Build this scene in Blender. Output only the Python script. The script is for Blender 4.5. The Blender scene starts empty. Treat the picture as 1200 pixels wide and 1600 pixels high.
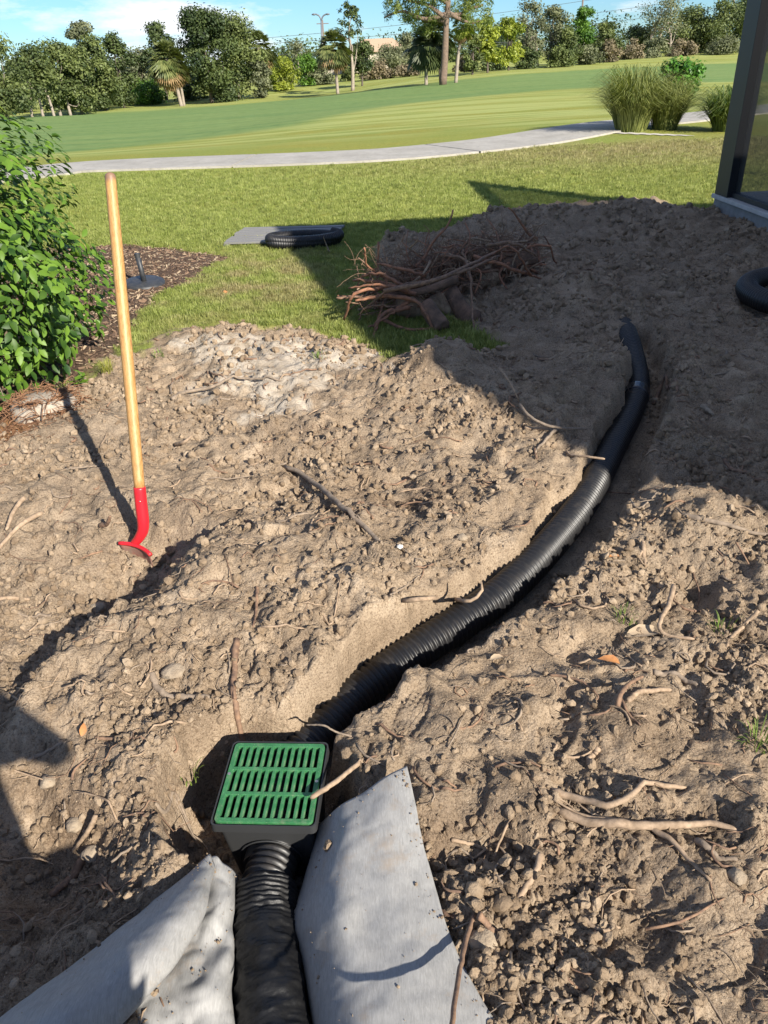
import bpy, math, random
import numpy as np
from mathutils import Vector, Matrix, Euler

random.seed(7)
rng = np.random.default_rng(11)
SC = bpy.context.scene
COL = SC.collection
R = math.radians

# ------------------------------------------------------------------ camera, light, exposure
CAM_H, PITCH, ROLL, FPX = 1.6, 30.6, 2.5, 1202.0
_p, _r = R(PITCH), R(ROLL)
CF = np.array([0, math.cos(_p), -math.sin(_p)])
_U0 = np.array([0, math.sin(_p), math.cos(_p)])
_X = np.array([1.0, 0, 0])
CR = math.cos(_r) * _X - math.sin(_r) * _U0
CU = math.cos(_r) * _U0 + math.sin(_r) * _X
cam_d = bpy.data.cameras.new('camera')
cam = bpy.data.objects.new('camera', cam_d)
COL.objects.link(cam)
cam_d.sensor_fit = 'VERTICAL'
cam_d.sensor_height = 36.0
cam_d.lens = FPX / 1600 * 36.0
cam_d.clip_start = 0.01
cam_d.clip_end = 6000
cam.matrix_world = Matrix(((CR[0], CU[0], -CF[0], 0), (CR[1], CU[1], -CF[1], 0), (CR[2], CU[2], -CF[2], CAM_H), (0, 0, 0, 1)))
SC.camera = cam

SUN_AZ, SUN_EL = 37.0, 30.0      # shadows fall this many degrees to the left of straight ahead
SUN_STR, SKY_STR, EXPO = 5.0, 0.066, 0.95
sd = Vector((-math.sin(R(SUN_AZ)) * math.cos(R(SUN_EL)), math.cos(R(SUN_AZ)) * math.cos(R(SUN_EL)), -math.sin(R(SUN_EL))))
sun_d = bpy.data.lights.new('sun', 'SUN')
sun = bpy.data.objects.new('sun', sun_d)
COL.objects.link(sun)
sun_d.energy = SUN_STR
sun_d.angle = R(0.55)
sun_d.color = (1.0, 0.93, 0.82)
sun.rotation_euler = sd.to_track_quat('-Z', 'Y').to_euler()
sun.location = (10, -10, 12)

world = bpy.data.worlds.new('World')
SC.world = world
world.use_nodes = True
wt = world.node_tree
wt.nodes.clear()
def N(t, kind, **kw):
    n = t.nodes.new(kind)
    for k, v in kw.items():
        if hasattr(n, k):
            setattr(n, k, v)
        else:
            n.inputs[k].default_value = v
    return n
wo = N(wt, 'ShaderNodeOutputWorld')
wb = N(wt, 'ShaderNodeBackground')
sky = N(wt, 'ShaderNodeTexSky')
sky.sky_type = 'NISHITA'
sky.sun_disc = False
sky.sun_elevation = R(SUN_EL)
sky.sun_rotation = R(180 - SUN_AZ)
sky.air_density = 1.0
sky.dust_density = 0.0
sky.ozone_density = 3.0
wb.inputs['Strength'].default_value = SKY_STR
tc = N(wt, 'ShaderNodeTexCoord')
mp = N(wt, 'ShaderNodeMapping')
mp.inputs['Scale'].default_value = (2.2, 2.2, 8.0)
mp.inputs['Location'].default_value = (1.3, 0.4, 0.35)
cn = N(wt, 'ShaderNodeTexNoise')
cn.inputs['Scale'].default_value = 1.6
cn.inputs['Detail'].default_value = 7
cn.inputs['Roughness'].default_value = 0.62
cr = N(wt, 'ShaderNodeValToRGB')
cr.color_ramp.elements[0].position = 0.505
cr.color_ramp.elements[0].color = (0, 0, 0, 1)
cr.color_ramp.elements[1].position = 0.63
cr.color_ramp.elements[1].color = (1, 1, 1, 1)
mx = N(wt, 'ShaderNodeMix', data_type='RGBA')
mx.inputs['B'].default_value = (9.0, 9.3, 9.7, 1)
tint = N(wt, 'ShaderNodeMix', data_type='RGBA', blend_type='MULTIPLY')
tint.inputs['Factor'].default_value = 1.0
tint.inputs['B'].default_value = (0.50, 0.77, 1.10, 1)
wt.links.new(tc.outputs['Generated'], mp.inputs['Vector'])
wt.links.new(mp.outputs['Vector'], cn.inputs['Vector'])
wt.links.new(cn.outputs['Fac'], cr.inputs['Fac'])
wt.links.new(cr.outputs['Color'], mx.inputs['Factor'])
wt.links.new(sky.outputs['Color'], tint.inputs['A'])
wt.links.new(tint.outputs['Result'], mx.inputs['A'])
wt.links.new(mx.outputs['Result'], wb.inputs['Color'])
wt.links.new(wb.outputs['Background'], wo.inputs['Surface'])
SC.view_settings.view_transform = 'Standard'
SC.view_settings.look = 'None'
SC.view_settings.gamma = 1
SC.view_settings.use_curve_mapping = False
SC.view_settings.exposure = EXPO
SC.cycles.max_bounces = 6
SC.cycles.diffuse_bounces = 3
SC.cycles.transparent_max_bounces = 8

# ------------------------------------------------------------------ projection helpers: photo pixel -> place
def ray(px, py):
    return CF + (px - 600) / FPX * CR - (py - 800) / FPX * CU
def P(px, py, z=0.0):
    d = ray(px, py)
    s = (z - CAM_H) / d[2]
    return np.array([d[0] * s, d[1] * s, z])
def PY(px, py, Y):
    d = ray(px, py)
    s = Y / d[1]
    return np.array([d[0] * s, Y, CAM_H + d[2] * s])

# ------------------------------------------------------------------ noise
def _h(ix, iy, seed):
    n = (ix.astype(np.int64) * 374761393 + iy.astype(np.int64) * 668265263 + seed * 2147483647 + 1013904223) & 0xFFFFFFFF
    n = ((n ^ (n >> 13)) * 1274126177) & 0xFFFFFFFF
    n = ((n ^ (n >> 16)) * 2246822519) & 0xFFFFFFFF
    return ((n ^ (n >> 15)) & 0xFFFFFF).astype(np.float32) / 16777216.0
def pn(x, y, seed=0):
    ix, iy = np.floor(x), np.floor(y)
    fx, fy = x - ix, y - iy
    u, v = fx * fx * fx * (fx * (fx * 6 - 15) + 10), fy * fy * fy * (fy * (fy * 6 - 15) + 10)
    def g(a, b):
        t = _h(ix + a, iy + b, seed) * 6.2831853
        return np.cos(t) * (fx - a) + np.sin(t) * (fy - b)
    a = g(0, 0) * (1 - u) + g(1, 0) * u
    b = g(0, 1) * (1 - u) + g(1, 1) * u
    return (a * (1 - v) + b * v) * 1.5
def fbm(x, y, octv=4, seed=0, gain=0.5):
    s, a, t = 0, 1.0, 0
    for o in range(octv):
        s = s + a * pn(x * 2 ** o + o * 17.3, y * 2 ** o - o * 9.1, seed + o)
        t += a
        a *= gain
    return s / t
def ridged(x, y, octv=4, seed=0, gain=0.55):
    s, a, t = 0, 1.0, 0
    for o in range(octv):
        s = s + a * (1 - 2 * np.abs(pn(x * 2 ** o + o * 7.7, y * 2 ** o + o * 3.1, seed + o)))
        t += a
        a *= gain
    return s / t
def clods(x, y, size, prob, rmax, seed):
    """height of round lumps of soil scattered one per cell"""
    X, Y = x / size, y / size
    ix, iy = np.floor(X), np.floor(Y)
    out = np.zeros_like(X)
    for a in (-1, 0, 1):
        for b in (-1, 0, 1):
            cx, cy = ix + a, iy + b
            k = _h(cx, cy, seed + 5)
            rr = rmax * (0.35 + 0.65 * _h(cx, cy, seed + 4)) * (k < prob)
            dx = X - (cx + _h(cx, cy, seed + 1))
            dy = Y - (cy + _h(cx, cy, seed + 2))
            an = _h(cx, cy, seed + 3) * 3.14
            e = 0.65 + 0.35 * _h(cx, cy, seed + 6)
            ux, uy = dx * np.cos(an) + dy * np.sin(an), (-dx * np.sin(an) + dy * np.cos(an)) / e
            d2 = rr * rr - ux * ux - uy * uy
            out = np.maximum(out, np.sqrt(np.maximum(d2, 0)))
    return out * size
def sdpoly(x, y, poly):
    """signed distance, positive inside"""
    d = np.full(x.shape, 1e9)
    ins = np.zeros(x.shape, bool)
    n = len(poly)
    for i in range(n):
        ax, ay = poly[i]
        bx, by = poly[(i + 1) % n]
        ex, ey = bx - ax, by - ay
        t = np.clip(((x - ax) * ex + (y - ay) * ey) / (ex * ex + ey * ey + 1e-12), 0, 1)
        d = np.minimum(d, (x - ax - t * ex) ** 2 + (y - ay - t * ey) ** 2)
        c = ((ay > y) != (by > y)) & (x < (bx - ax) * (y - ay) / (by - ay + 1e-12) + ax)
        ins ^= c
    return np.where(ins, 1, -1) * np.sqrt(d)
def sdline(x, y, pts):
    """distance to polyline and parameter 0..1 along it"""
    d = np.full(x.shape, 1e9)
    tt = np.zeros(x.shape)
    n = len(pts) - 1
    for i in range(n):
        ax, ay = pts[i][:2]
        bx, by = pts[i + 1][:2]
        ex, ey = bx - ax, by - ay
        t = np.clip(((x - ax) * ex + (y - ay) * ey) / (ex * ex + ey * ey + 1e-12), 0, 1)
        q = (x - ax - t * ex) ** 2 + (y - ay - t * ey) ** 2
        m = q < d
        d = np.where(m, q, d)
        tt = np.where(m, (i + t) / n, tt)
    return np.sqrt(d), tt
def sst(a, b, x):
    t = np.clip((x - a) / (b - a), 0, 1)
    return t * t * (3 - 2 * t)

def poly2(pxs, z=0.0):
    return [tuple(P(a, b, z)[:2]) for a, b in pxs]
DIRT = poly2([(-500, 660), (0, 640), (100, 612), (160, 572), (225, 548), (290, 520), (380, 512), (500, 520), (565, 545), (610, 578), (700, 566), (780, 556), (775, 532), (705, 492),
              (640, 470), (598, 425), (590, 402), (625, 378), (700, 362), (770, 335), (850, 322), (1000, 313), (1090, 328), (1200, 352), (1700, 470)]) + [(9, -3), (-9, -3), (-9, 2)]
MULCH = poly2([(-300, 405), (0, 392), (110, 388), (200, 382), (300, 390), (352, 402), (338, 420), (262, 455), (228, 480), (195, 520), (185, 560), (110, 600), (0, 640), (-500, 660)])
SAND = poly2([(290, 545), (360, 525), (480, 530), (560, 560), (610, 590), (560, 605), (480, 640), (400, 650), (300, 625), (330, 590)])
STRAW = poly2([(-200, 600), (60, 598), (115, 625), (95, 665), (40, 700), (-100, 720)])
# trench follows the pipe; (px, py, z of pipe centre)
PIPE_PX = [(462, 1185, -0.145), (505, 1140, -0.14), (565, 1078, -0.125), (640, 1024, -0.105), (720, 972, -0.085), (790, 922, -0.07), (850, 862, -0.06),
           (903, 798, -0.06), (936, 742, -0.06), (962, 690, -0.06), (985, 645, -0.05), (997, 603, -0.04), (991, 562, -0.015), (980, 523, 0.01), (966, 492, -0.08)]
PIPE = [P(*q) for q in PIPE_PX]
NEAR_PX = [(436, 1235, -0.15), (430, 1330, -0.13), (414, 1390, -0.115), (413, 1450, -0.11), (420, 1520, -0.10), (430, 1600, -0.095), (448, 1720, -0.09), (475, 1900, -0.09)]
NEARP = [P(*q) for q in NEAR_PX]
FABS = [poly2([(515, 1280), (636, 1205), (668, 1350), (697, 1440), (725, 1520), (778, 1610), (900, 1800), (560, 1800), (470, 1500), (470, 1400)]),
        poly2([(326, 1345), (372, 1380), (365, 1600), (380, 1800), (-300, 1850), (0, 1610), (190, 1460)])]
BOXC = np.array([-0.3125, 1.3625])
BOXA = R(-5)
TR = [tuple(q[:2]) for q in PIPE[:-1]]
TRN = [tuple(BOXC)] + [tuple(q[:2]) for q in NEARP[2:]] + [(NEARP[-1][0], -0.6)]

def gs(x, y, px, py, rx, amp, ry=None, ang=0, z=0.0):
    c = P(px, py, z)
    ry = ry or rx
    dx, dy = x - c[0], y - c[1]
    ca, sa = math.cos(R(ang)), math.sin(R(ang))
    u, v = dx * ca + dy * sa, -dx * sa + dy * ca
    return amp * np.exp(-(u * u / (rx * rx) + v * v / (ry * ry)))

# far terrain: thin plate through measured points (px, py, distance ahead)
FARC = [(0, 187, 70), (60, 182, 72), (150, 180, 78), (200, 170, 85), (290, 166, 90), (400, 155, 92), (470, 150, 95), (527, 147, 88), (600, 122, 112), (665, 133, 75), (750, 112, 104), (850, 107, 104),
        (1000, 93, 118), (1100, 88, 128), (1200, 84, 130), (300, 205, 36), (60, 215, 36), (500, 185, 34), (800, 150, 40), (900, 128, 60), (1100, 112, 72), (1000, 150, 36), (1150, 140, 42), (300, 228, 24), (700, 195, 25), (50, 245, 24), (600, 160, 52), (200, 190, 50), (980, 195, 19.5), (1120, 195, 19.5), (660, 120, 96), (440, 140, 105), (1180, 70, 165), (900, 85, 150), (600, 108, 150), (200, 150, 130)]
_fp = [PY(*q) for q in FARC] + [np.array([a, b, 0.0]) for a in (-14, -9, -4, 0, 4, 9, 14) for b in (3, 8, 13, 16.5)]
_fp += [np.array([a, b, -2.5]) for a, b in ((-130, 30), (-140, 110), (-120, 200), (0, 230), (130, 200), (150, 100), (130, 20), (-60, 15), (60, 10))]
_fp = np.array(_fp)
def _tps(d2):
    return 0.5 * d2 * np.log(d2 + 1e-9)
_A = _tps(((_fp[:, None, :2] - _fp[None, :, :2]) ** 2).sum(-1)) + np.eye(len(_fp)) * 0.8
_n = len(_fp)
_M = np.zeros((_n + 3, _n + 3))
_M[:_n, :_n] = _A
_M[:_n, _n] = 1
_M[:_n, _n + 1:] = _fp[:, :2]
_M[_n:, :_n] = _M[:_n, _n:].T
_w = np.linalg.solve(_M, np.concatenate([_fp[:, 2], np.zeros(3)]))
def far_h(x, y):
    out = np.full(x.shape, float(_w[_n]))
    out = out + _w[_n + 1] * x + _w[_n + 2] * y
    for i in range(_n):
        out = out + _w[i] * _tps((x - _fp[i, 0]) ** 2 + (y - _fp[i, 1]) ** 2)
    return out

_a, _b, _c = P(350, 842)[:2], P(60, 1085)[:2], P(120, 860)[:2]
_e = (_b - _a) / np.linalg.norm(_b - _a)
SCS = 1.0 if ((_c[0] - _a[0]) * (-_e[1]) + (_c[1] - _a[1]) * _e[0]) > 0 else -1.0
def H0(x, y):
    """broad shape of the ground"""
    x = np.asarray(x, float)
    y = np.asarray(y, float)
    near = 1 - sst(9, 17, np.abs(y)) * 1.0
    r = np.hypot(x, y)
    hf = far_h(np.clip(x, -160, 160), np.clip(y, 0, 240))
    w = sst(10, 18, y)
    wf = sst(170, 320, r)
    h = hf * w * (1 - wf) + (-2.5) * wf * sst(0, 60, y)
    n = (np.abs(x) < 8) & (y < 13) & (y > -4)
    if n.any():
        a, b = x[n], y[n]
        q = np.zeros(a.shape)
        for g in ((690, 597, .26, .20), (640, 625, .30, .06), (795, 640, .32, .09), (905, 600, .25, .09), (870, 640, .2, .05), (890, 470, .5, .12),
                  (800, 356, .45, .12), (880, 350, .4, .12), (985, 342, .42, .13), (1070, 350, .4, .05), (660, 396, .4, .12), (600, 400, .25, .10), (740, 420, .5, .12), (1110, 620, .8, .10),
                  (1080, 820, .2, .05), (1150, 830, .25, .04), (215, 885, .26, -.12), (60, 1330, .19, -.20), (10, 1260, .16, -.12), (700, 1318, .10, -.06), (770, 1320, .07, -.05),
                  (1060, 898, .12, -.05), (1140, 905, .14, -.04), (420, 770, .22, -.06), (600, 770, .2, -.05), (480, 850, .3, .05), (330, 930, .25, .07), (180, 1010, .2, .0),
                  (90, 690, .3, .07), (30, 780, .3, .03), (250, 1320, .12, .03), (190, 1200, .16, .03), (1095, 955, .10, -.03), (905, 900, .15, .03), (300, 1010, .2, .04), (550, 1000, .3, .05),
                  (1000, 1200, .5, .02), (920, 1330, .2, -.03), (440, 590, .5, .05), (350, 555, .2, .05), (850, 760, .25, .03), (560, 900, .35, .05)):
            q = q + gs(a, b, *g)
        # scarp: the ground drops on the far left side of this line, where the shovel stands
        A0, A1 = P(350, 842)[:2], P(60, 1085)[:2]
        ex, ey = A1 - A0
        LL = math.hypot(ex, ey)
        ex, ey = ex / LL, ey / LL
        u = ((a - A0[0]) * ex + (b - A0[1]) * ey) / LL
        sp = ((a - A0[0]) * (-ey) + (b - A0[1]) * ex) * SCS
        sp = sp + .05 * pn(a * 6, b * 6, 91) + .02 * pn(a * 19, b * 19, 92) + .10 * (u - .5) ** 2 - .02
        win = sst(-.15, .15, u) * sst(1.25, .85, u)
        q = q + win * (-.075 * sst(-.02, .05, sp) * sst(.65, .15, sp) + .045 * sst(-.35, -.02, sp) * sst(.03, -.02, sp))
        bump = 0.045 * fbm(a * 1.9, b * 1.9, 4, 3) + 0.026 * ridged(a * 3.6, b * 3.6, 3, 23) + (.042 + .03 * sst(3.5, 5.5, b)) * fbm(a * 5.5, b * 5.5, 3, 29)
        dm = sst(-.25, .15, sdpoly(a, b, DIRT))
        q = q * (0.25 + .75 * dm) + bump * dm + (1 - dm) * 0.015 * fbm(a * 1.5, b * 1.5, 2, 8)
        # trench
        wob = 0.05 * pn(a * 3.1, b * 3.1, 55) + 0.03 * pn(a * 9, b * 9, 56) + .028 * ridged(a * 8, b * 8, 2, 57)
        d, t = sdline(a, b, TR)
        zc = np.interp(t, np.linspace(0, 1, len(TR)), [k[2] for k in PIPE[:-1]])
        half = np.interp(t, [0, .12, .3, .6, .8, 1], [.08, .105, .115, .115, .11, .085])
        # the trench is wider on the right of the pipe
        right = np.zeros(a.shape)
        for i in range(len(TR) - 1):
            pass
        d2, t2 = sdline(a, b, [(k[0] + .05, k[1] - .035) for k in TR])
        depth = zc - 0.075
        m = sst(half + .045, half - .005, d2 + wob * .7)
        q = q * (1 - m) + np.minimum(q, depth) * m
        d, t = sdline(a, b, TRN)
        m = sst(.17, .10, d + wob * .6)
        q = q * (1 - m) + np.minimum(q, -0.19 + 0 * q) * m
        # pit round the basin
        dx, dy = a - BOXC[0], b - BOXC[1]
        m = sst(.255, .185, np.hypot((dx + .035) * .92, dy * .95) + wob * .5)
        q = q * (1 - m) + (-0.25) * m
        # the fabric presses the loose soil down
        for pg in FABS:
            q = q - .045 * sst(-.03, .03, sdpoly(a, b, pg))
        h[n] = h[n] + q
    return h

def masks(x, y):
    n1 = fbm(x * 2.3, y * 2.3, 4, 71)
    n2 = fbm(x * 7, y * 7, 3, 72)
    wig = n1 * .16 + n2 * .07
    dirt = sst(-.06, .06, sdpoly(x, y, DIRT) + wig * (1 + .9 * (x < -1.0)))
    mulch = sst(-.06, .06, sdpoly(x, y, MULCH) + wig * 1.2) * (1 - dirt)
    return dirt, mulch, n1, n2

TREAD = [(810, 1100, .22), (1080, 1160, .26), (1050, 1490, .17), (1100, 930, .17), (740, 1225, .12), (940, 1040, .15), (1150, 1060, .18), (1000, 760, .12), (1130, 1400, .12)]
def tread(x, y):
    t = np.zeros(x.shape)
    for px, py, r_ in TREAD:
        c = P(px, py)
        t = np.maximum(t, np.exp(-((x - c[0]) ** 2 + (y - c[1]) ** 2) / r_ ** 2))
    return t * .55
BOOTS = [(1100, 925, 40), (810, 1095, 20), (735, 1232, 75), (1030, 1180, 30), (870, 1150, 60), (1000, 1480, 35), (1120, 1510, 20), (1080, 1120, 70), (930, 1010, 25), (640, 1130, 60), (1130, 640, 40)]
def fine(x, y, dirt):
    """crumbs, crusts and clods of the dug soil"""
    wx = x + .03 * pn(x * 14, y * 14, 33)
    wy = y + .03 * pn(x * 14 + 40, y * 14, 34)
    x2 = x + .007 * pn(x * 62, y * 62, 35)
    y2 = y + .007 * pn(x * 62 + 40, y * 62, 36)
    wx, wy = wx + (x2 - x) * 1.5, wy + (y2 - y) * 1.5
    patch = sst(-.25, .35, fbm(x * 1.3, y * 1.3, 3, 41))
    patch2 = sst(-.3, .3, fbm(x * 2.7, y * 2.7, 3, 44))
    smooth = sst(.15, .45, fbm(x * 1.7 + 9, y * 1.7, 3, 47) + tread(x, y))      # trodden places
    c = clods(wx, wy, .085, .4, .42, 101) * .9 * patch
    c = np.maximum(c, np.minimum(clods(wx * 1.0 + 7, wy, .15, .32, .42, 107), .034) * .8 * sst(-.1, .3, fbm(x * 1.9 - 4, y * 1.9, 3, 50)))
    c = np.maximum(c, clods(wx + 3, wy, .060, .45, .45, 105) * .85 * sst(-.3, .25, fbm(x * 2.2 + 5, y * 2.2, 3, 49)))
    c = np.maximum(c, clods(wx, wy, .042, .42, .44, 111) * (.25 + .75 * patch2) * .8)
    c = np.maximum(c, clods(x2, y2, .021, .6, .5, 121) * .75)
    crust = ridged(wx * 9, wy * 9, 4, 61) * .010 + ridged(wx * 26, wy * 26, 3, 66) * .0065
    tilt = x * 11 - y * 7 + 2.2 * fbm(x * 5, y * 5, 3, 63)
    crust = crust + .010 * (tilt - np.floor(tilt)) * sst(-.15, .25, fbm(x * 2.1, y * 2.1, 2, 64))
    scal = pn(wx * 22, wy * 22, 77)
    crust = crust - .013 * np.maximum(0, .10 - np.abs(scal)) / .10 * sst(-.5, .1, patch * 2 - 1)
    crust = crust - .014 * np.maximum(0, .10 - np.abs(pn(wx * 9, wy * 9, 79))) / .10
    far = sst(5.5, 9, y) * .5
    pr = np.zeros(x.shape)
    tr = np.zeros(x.shape)
    for (px, py, an) in BOOTS:
        c0 = P(px, py)
        ca, sa = math.cos(R(an)), math.sin(R(an))
        u, v = (x - c0[0]) * ca + (y - c0[1]) * sa, -(x - c0[0]) * sa + (y - c0[1]) * ca
        e = np.sqrt((u / .105) ** 2 + (v / .048) ** 2)
        k = sst(1.08, .92, e)
        pr = np.maximum(pr, k)
        tr = tr + k * np.maximum(np.sin(u * 350), 0) * np.maximum(np.sin(v * 350), 0)
    c = c * (1 - .9 * pr)
    crust = crust * (1 - .8 * pr)
    return dirt * (tr * .009 - .014 * pr + (c * (1 - .75 * smooth) + crust * (1 - .55 * smooth)) * (1 + far) + .010 * fbm(x * 6, y * 6, 3, 88))

def H(x, y):
    x = np.atleast_1d(np.asarray(x, float))
    y = np.atleast_1d(np.asarray(y, float))
    h = H0(x, y)
    n = (np.abs(x) < 8) & (y < 13)
    if n.any():
        d, m, _, _ = masks(x[n], y[n])
        h[n] += fine(x[n], y[n], d)
    return h
def G(px, py, lift=0.0):
    """photo pixel dropped on the ground"""
    p = P(px, py, 0.0)
    for i in range(12):
        z = float(H0(np.array([p[0]]), np.array([p[1]]))[0])
        p = p * .3 + P(px, py, min(z, 1.0)) * .7 if i < 9 else P(px, py, z)
    p[2] = float(H(p[0], p[1])[0]) + lift
    return p

# ------------------------------------------------------------------ mesh + material helpers
def mesh_np(name, V, F, mats=(), smooth=True, loops_per=None):
    """V (n,3); F array (m,k) or list of lists"""
    me = bpy.data.meshes.new(name)
    V = np.asarray(V, np.float32)
    if isinstance(F, np.ndarray) and F.ndim == 2:
        k = F.shape[1]
        me.vertices.add(len(V))
        me.vertices.foreach_set('co', V.ravel())
        me.loops.add(F.size)
        me.loops.foreach_set('vertex_index', F.astype(np.int32).ravel())
        me.polygons.add(len(F))
        me.polygons.foreach_set('loop_start', np.arange(0, F.size, k, dtype=np.int32))
        me.polygons.foreach_set('loop_total', np.full(len(F), k, np.int32))
        me.update(calc_edges=True)
    else:
        me.from_pydata(V.tolist(), [], [list(map(int, f)) for f in F])
        me.update()
    if smooth:
        me.polygons.foreach_set('use_smooth', np.ones(len(me.polygons), bool))
    for m in mats:
        me.materials.append(m)
    return me
def attr(me, name, vals, domain='POINT', typ='FLOAT'):
    a = me.attributes.new(name, typ, domain)
    a.data.foreach_set('value' if typ == 'FLOAT' else 'vector', np.asarray(vals, np.float32).ravel())
def link(name, me, parent=None, loc=None, rot=None, label=None, cat=None, group=None, kind=None):
    o = bpy.data.objects.new(name, me)
    COL.objects.link(o)
    if parent is not None:
        o.parent = parent
    if loc is not None:
        o.location = [float(v) for v in loc]
    if rot is not None:
        o.rotation_euler = rot
    tag(o, label, cat, group, kind)
    return o
def tag(o, label=None, cat=None, group=None, kind=None):
    for k, v in (('label', label), ('category', cat), ('group', group), ('kind', kind)):
        if v:
            o[k] = v
    return o
def empty(name, loc, label, cat, group=None, rot=None):
    return link(name, None, None, loc, rot, label, cat, group)

def frames(pts):
    pts = np.asarray(pts, float)
    T = np.gradient(pts, axis=0)
    T /= np.linalg.norm(T, axis=1)[:, None] + 1e-12
    nrm = np.cross(T[0], [0, 0, 1.0])
    if np.linalg.norm(nrm) < .05:
        nrm = np.cross(T[0], [1.0, 0, 0])
    nrm /= np.linalg.norm(nrm)
    Ns = []
    for t in T:
        nrm = nrm - t * nrm.dot(t)
        nrm /= np.linalg.norm(nrm) + 1e-12
        Ns.append(nrm.copy())
    Ns = np.array(Ns)
    return T, Ns, np.cross(T, Ns)
def tube(pts, rad, seg=8, cap=True, flat=1.0):
    """verts, faces(list) of a tube"""
    pts = np.asarray(pts, float)
    n = len(pts)
    rad = np.full(n, rad) if np.isscalar(rad) else np.asarray(rad, float)
    T, A, B = frames(pts)
    th = np.linspace(0, 2 * np.pi, seg, endpoint=False)
    if rad.ndim == 1:
        rad = np.repeat(rad[:, None], seg, 1)
    V = pts[:, None] + A[:, None] * (np.cos(th)[None, :, None] * rad[..., None]) + B[:, None] * (np.sin(th)[None, :, None] * rad[..., None] * flat)
    V = V.reshape(-1, 3)
    i = np.arange(n - 1)[:, None] * seg
    j = np.arange(seg)[None]
    j2 = (j + 1) % seg
    Fq = np.stack([i + j, i + j2, i + seg + j2, i + seg + j], -1).reshape(-1, 4)
    F = Fq.tolist()
    if cap:
        F.append(list(range(seg))[::-1])
        F.append(list(range((n - 1) * seg, n * seg)))
    return V, F
def spline(pts, n):
    """Catmull-Rom resample by arc length"""
    p = np.asarray(pts, float)
    if len(p) < 3:
        t = np.linspace(0, 1, n)[:, None]
        return p[0] * (1 - t) + p[-1] * t
    q = np.vstack([2 * p[0] - p[1], p, 2 * p[-1] - p[-2]])
    out = []
    for i in range(1, len(q) - 2):
        for t in np.linspace(0, 1, 16, endpoint=False):
            a, b, c, d = q[i - 1], q[i], q[i + 1], q[i + 2]
            out.append(.5 * ((2 * b) + (c - a) * t + (2 * a - 5 * b + 4 * c - d) * t * t + (3 * b - a - 3 * c + d) * t ** 3))
    out.append(p[-1])
    out = np.array(out)
    s = np.concatenate([[0], np.cumsum(np.linalg.norm(np.diff(out, axis=0), axis=1))])
    u = np.linspace(0, s[-1], n)
    return np.stack([np.interp(u, s, out[:, k]) for k in range(out.shape[1])], 1)
class MB:
    def __init__(s):
        s.V, s.F, s.n = [], [], 0
    def add(s, V, F):
        V = np.asarray(V, float)
        s.V.append(V)
        s.F += [[int(k) + s.n for k in f] for f in F]
        s.n += len(V)
        return s
    def tube(s, *a, **k):
        return s.add(*tube(*a, **k))
    def box(s, c, size, rz=0.0, rot=None):
        x, y, z = [v / 2 for v in size]
        V = np.array([[i * x, j * y, k * z] for k in (-1, 1) for j in (-1, 1) for i in (-1, 1)])
        M = np.array(rot if rot is not None else Matrix.Rotation(rz, 3, 'Z'))
        return s.add(V @ M.T + np.asarray(c), [[0, 2, 3, 1], [4, 5, 7, 6], [0, 1, 5, 4], [2, 6, 7, 3], [0, 4, 6, 2], [1, 3, 7, 5]])
    def mesh(s, name, mats=(), smooth=True):
        return mesh_np(name, np.vstack(s.V), s.F, mats, smooth)
def bevel(o, w=.003, seg=2):
    m = o.modifiers.new('bevel', 'BEVEL')
    m.width = w
    m.segments = seg
    m.limit_method = 'ANGLE'
    return o

def newmat(name):
    m = bpy.data.materials.new(name)
    m.use_nodes = True
    t = m.node_tree
    b = t.nodes['Principled BSDF']
    return m, t, b
def lk(t, a, b):
    t.links.new(a, b)
def ramp(t, fac, stops):
    r = t.nodes.new('ShaderNodeValToRGB')
    e = r.color_ramp.elements
    while len(e) < len(stops):
        e.new(.5)
    for i, (p, c) in enumerate(stops):
        e[i].position = p
        e[i].color = (*c, 1) if len(c) == 3 else c
    lk(t, fac, r.inputs['Fac'])
    return r.outputs['Color']
def noise(t, scale, detail=4, rough=.55, vec=None, dist=0.0):
    n = t.nodes.new('ShaderNodeTexNoise')
    n.inputs['Scale'].default_value = scale
    n.inputs['Detail'].default_value = detail
    n.inputs['Roughness'].default_value = rough
    n.inputs['Distortion'].default_value = dist
    if vec is not None:
        lk(t, vec, n.inputs['Vector'])
    return n.outputs['Fac']
def mixc(t, f, a, b, mode='MIX'):
    n = t.nodes.new('ShaderNodeMix')
    n.data_type = 'RGBA'
    n.blend_type = mode
    for s, v in (('Factor', f), ('A', a), ('B', b)):
        if isinstance(v, (int, float)):
            n.inputs[s].default_value = v
        elif isinstance(v, tuple):
            n.inputs[s].default_value = (*v, 1)
        else:
            lk(t, v, n.inputs[s])
    return n.outputs['Result']
def math_(t, op, a, b=0.0, c=None):
    n = t.nodes.new('ShaderNodeMath')
    n.operation = op
    for i, v in enumerate((a, b) if c is None else (a, b, c)):
        if isinstance(v, (int, float)):
            n.inputs[i].default_value = v
        else:
            lk(t, v, n.inputs[i])
    return n.outputs[0]
def bump(t, b, h, strength=.5, dist=.01, prev=None):
    n = t.nodes.new('ShaderNodeBump')
    n.inputs['Strength'].default_value = strength
    n.inputs['Distance'].default_value = dist
    lk(t, h, n.inputs['Height'])
    if prev is not None:
        lk(t, prev, n.inputs['Normal'])
    if b is not None:
        lk(t, n.outputs['Normal'], b.inputs['Normal'])
    return n.outputs['Normal']
def pos(t):
    return t.nodes.new('ShaderNodeNewGeometry').outputs['Position']
def objc(t):
    return t.nodes.new('ShaderNodeTexCoord').outputs['Object']
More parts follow.
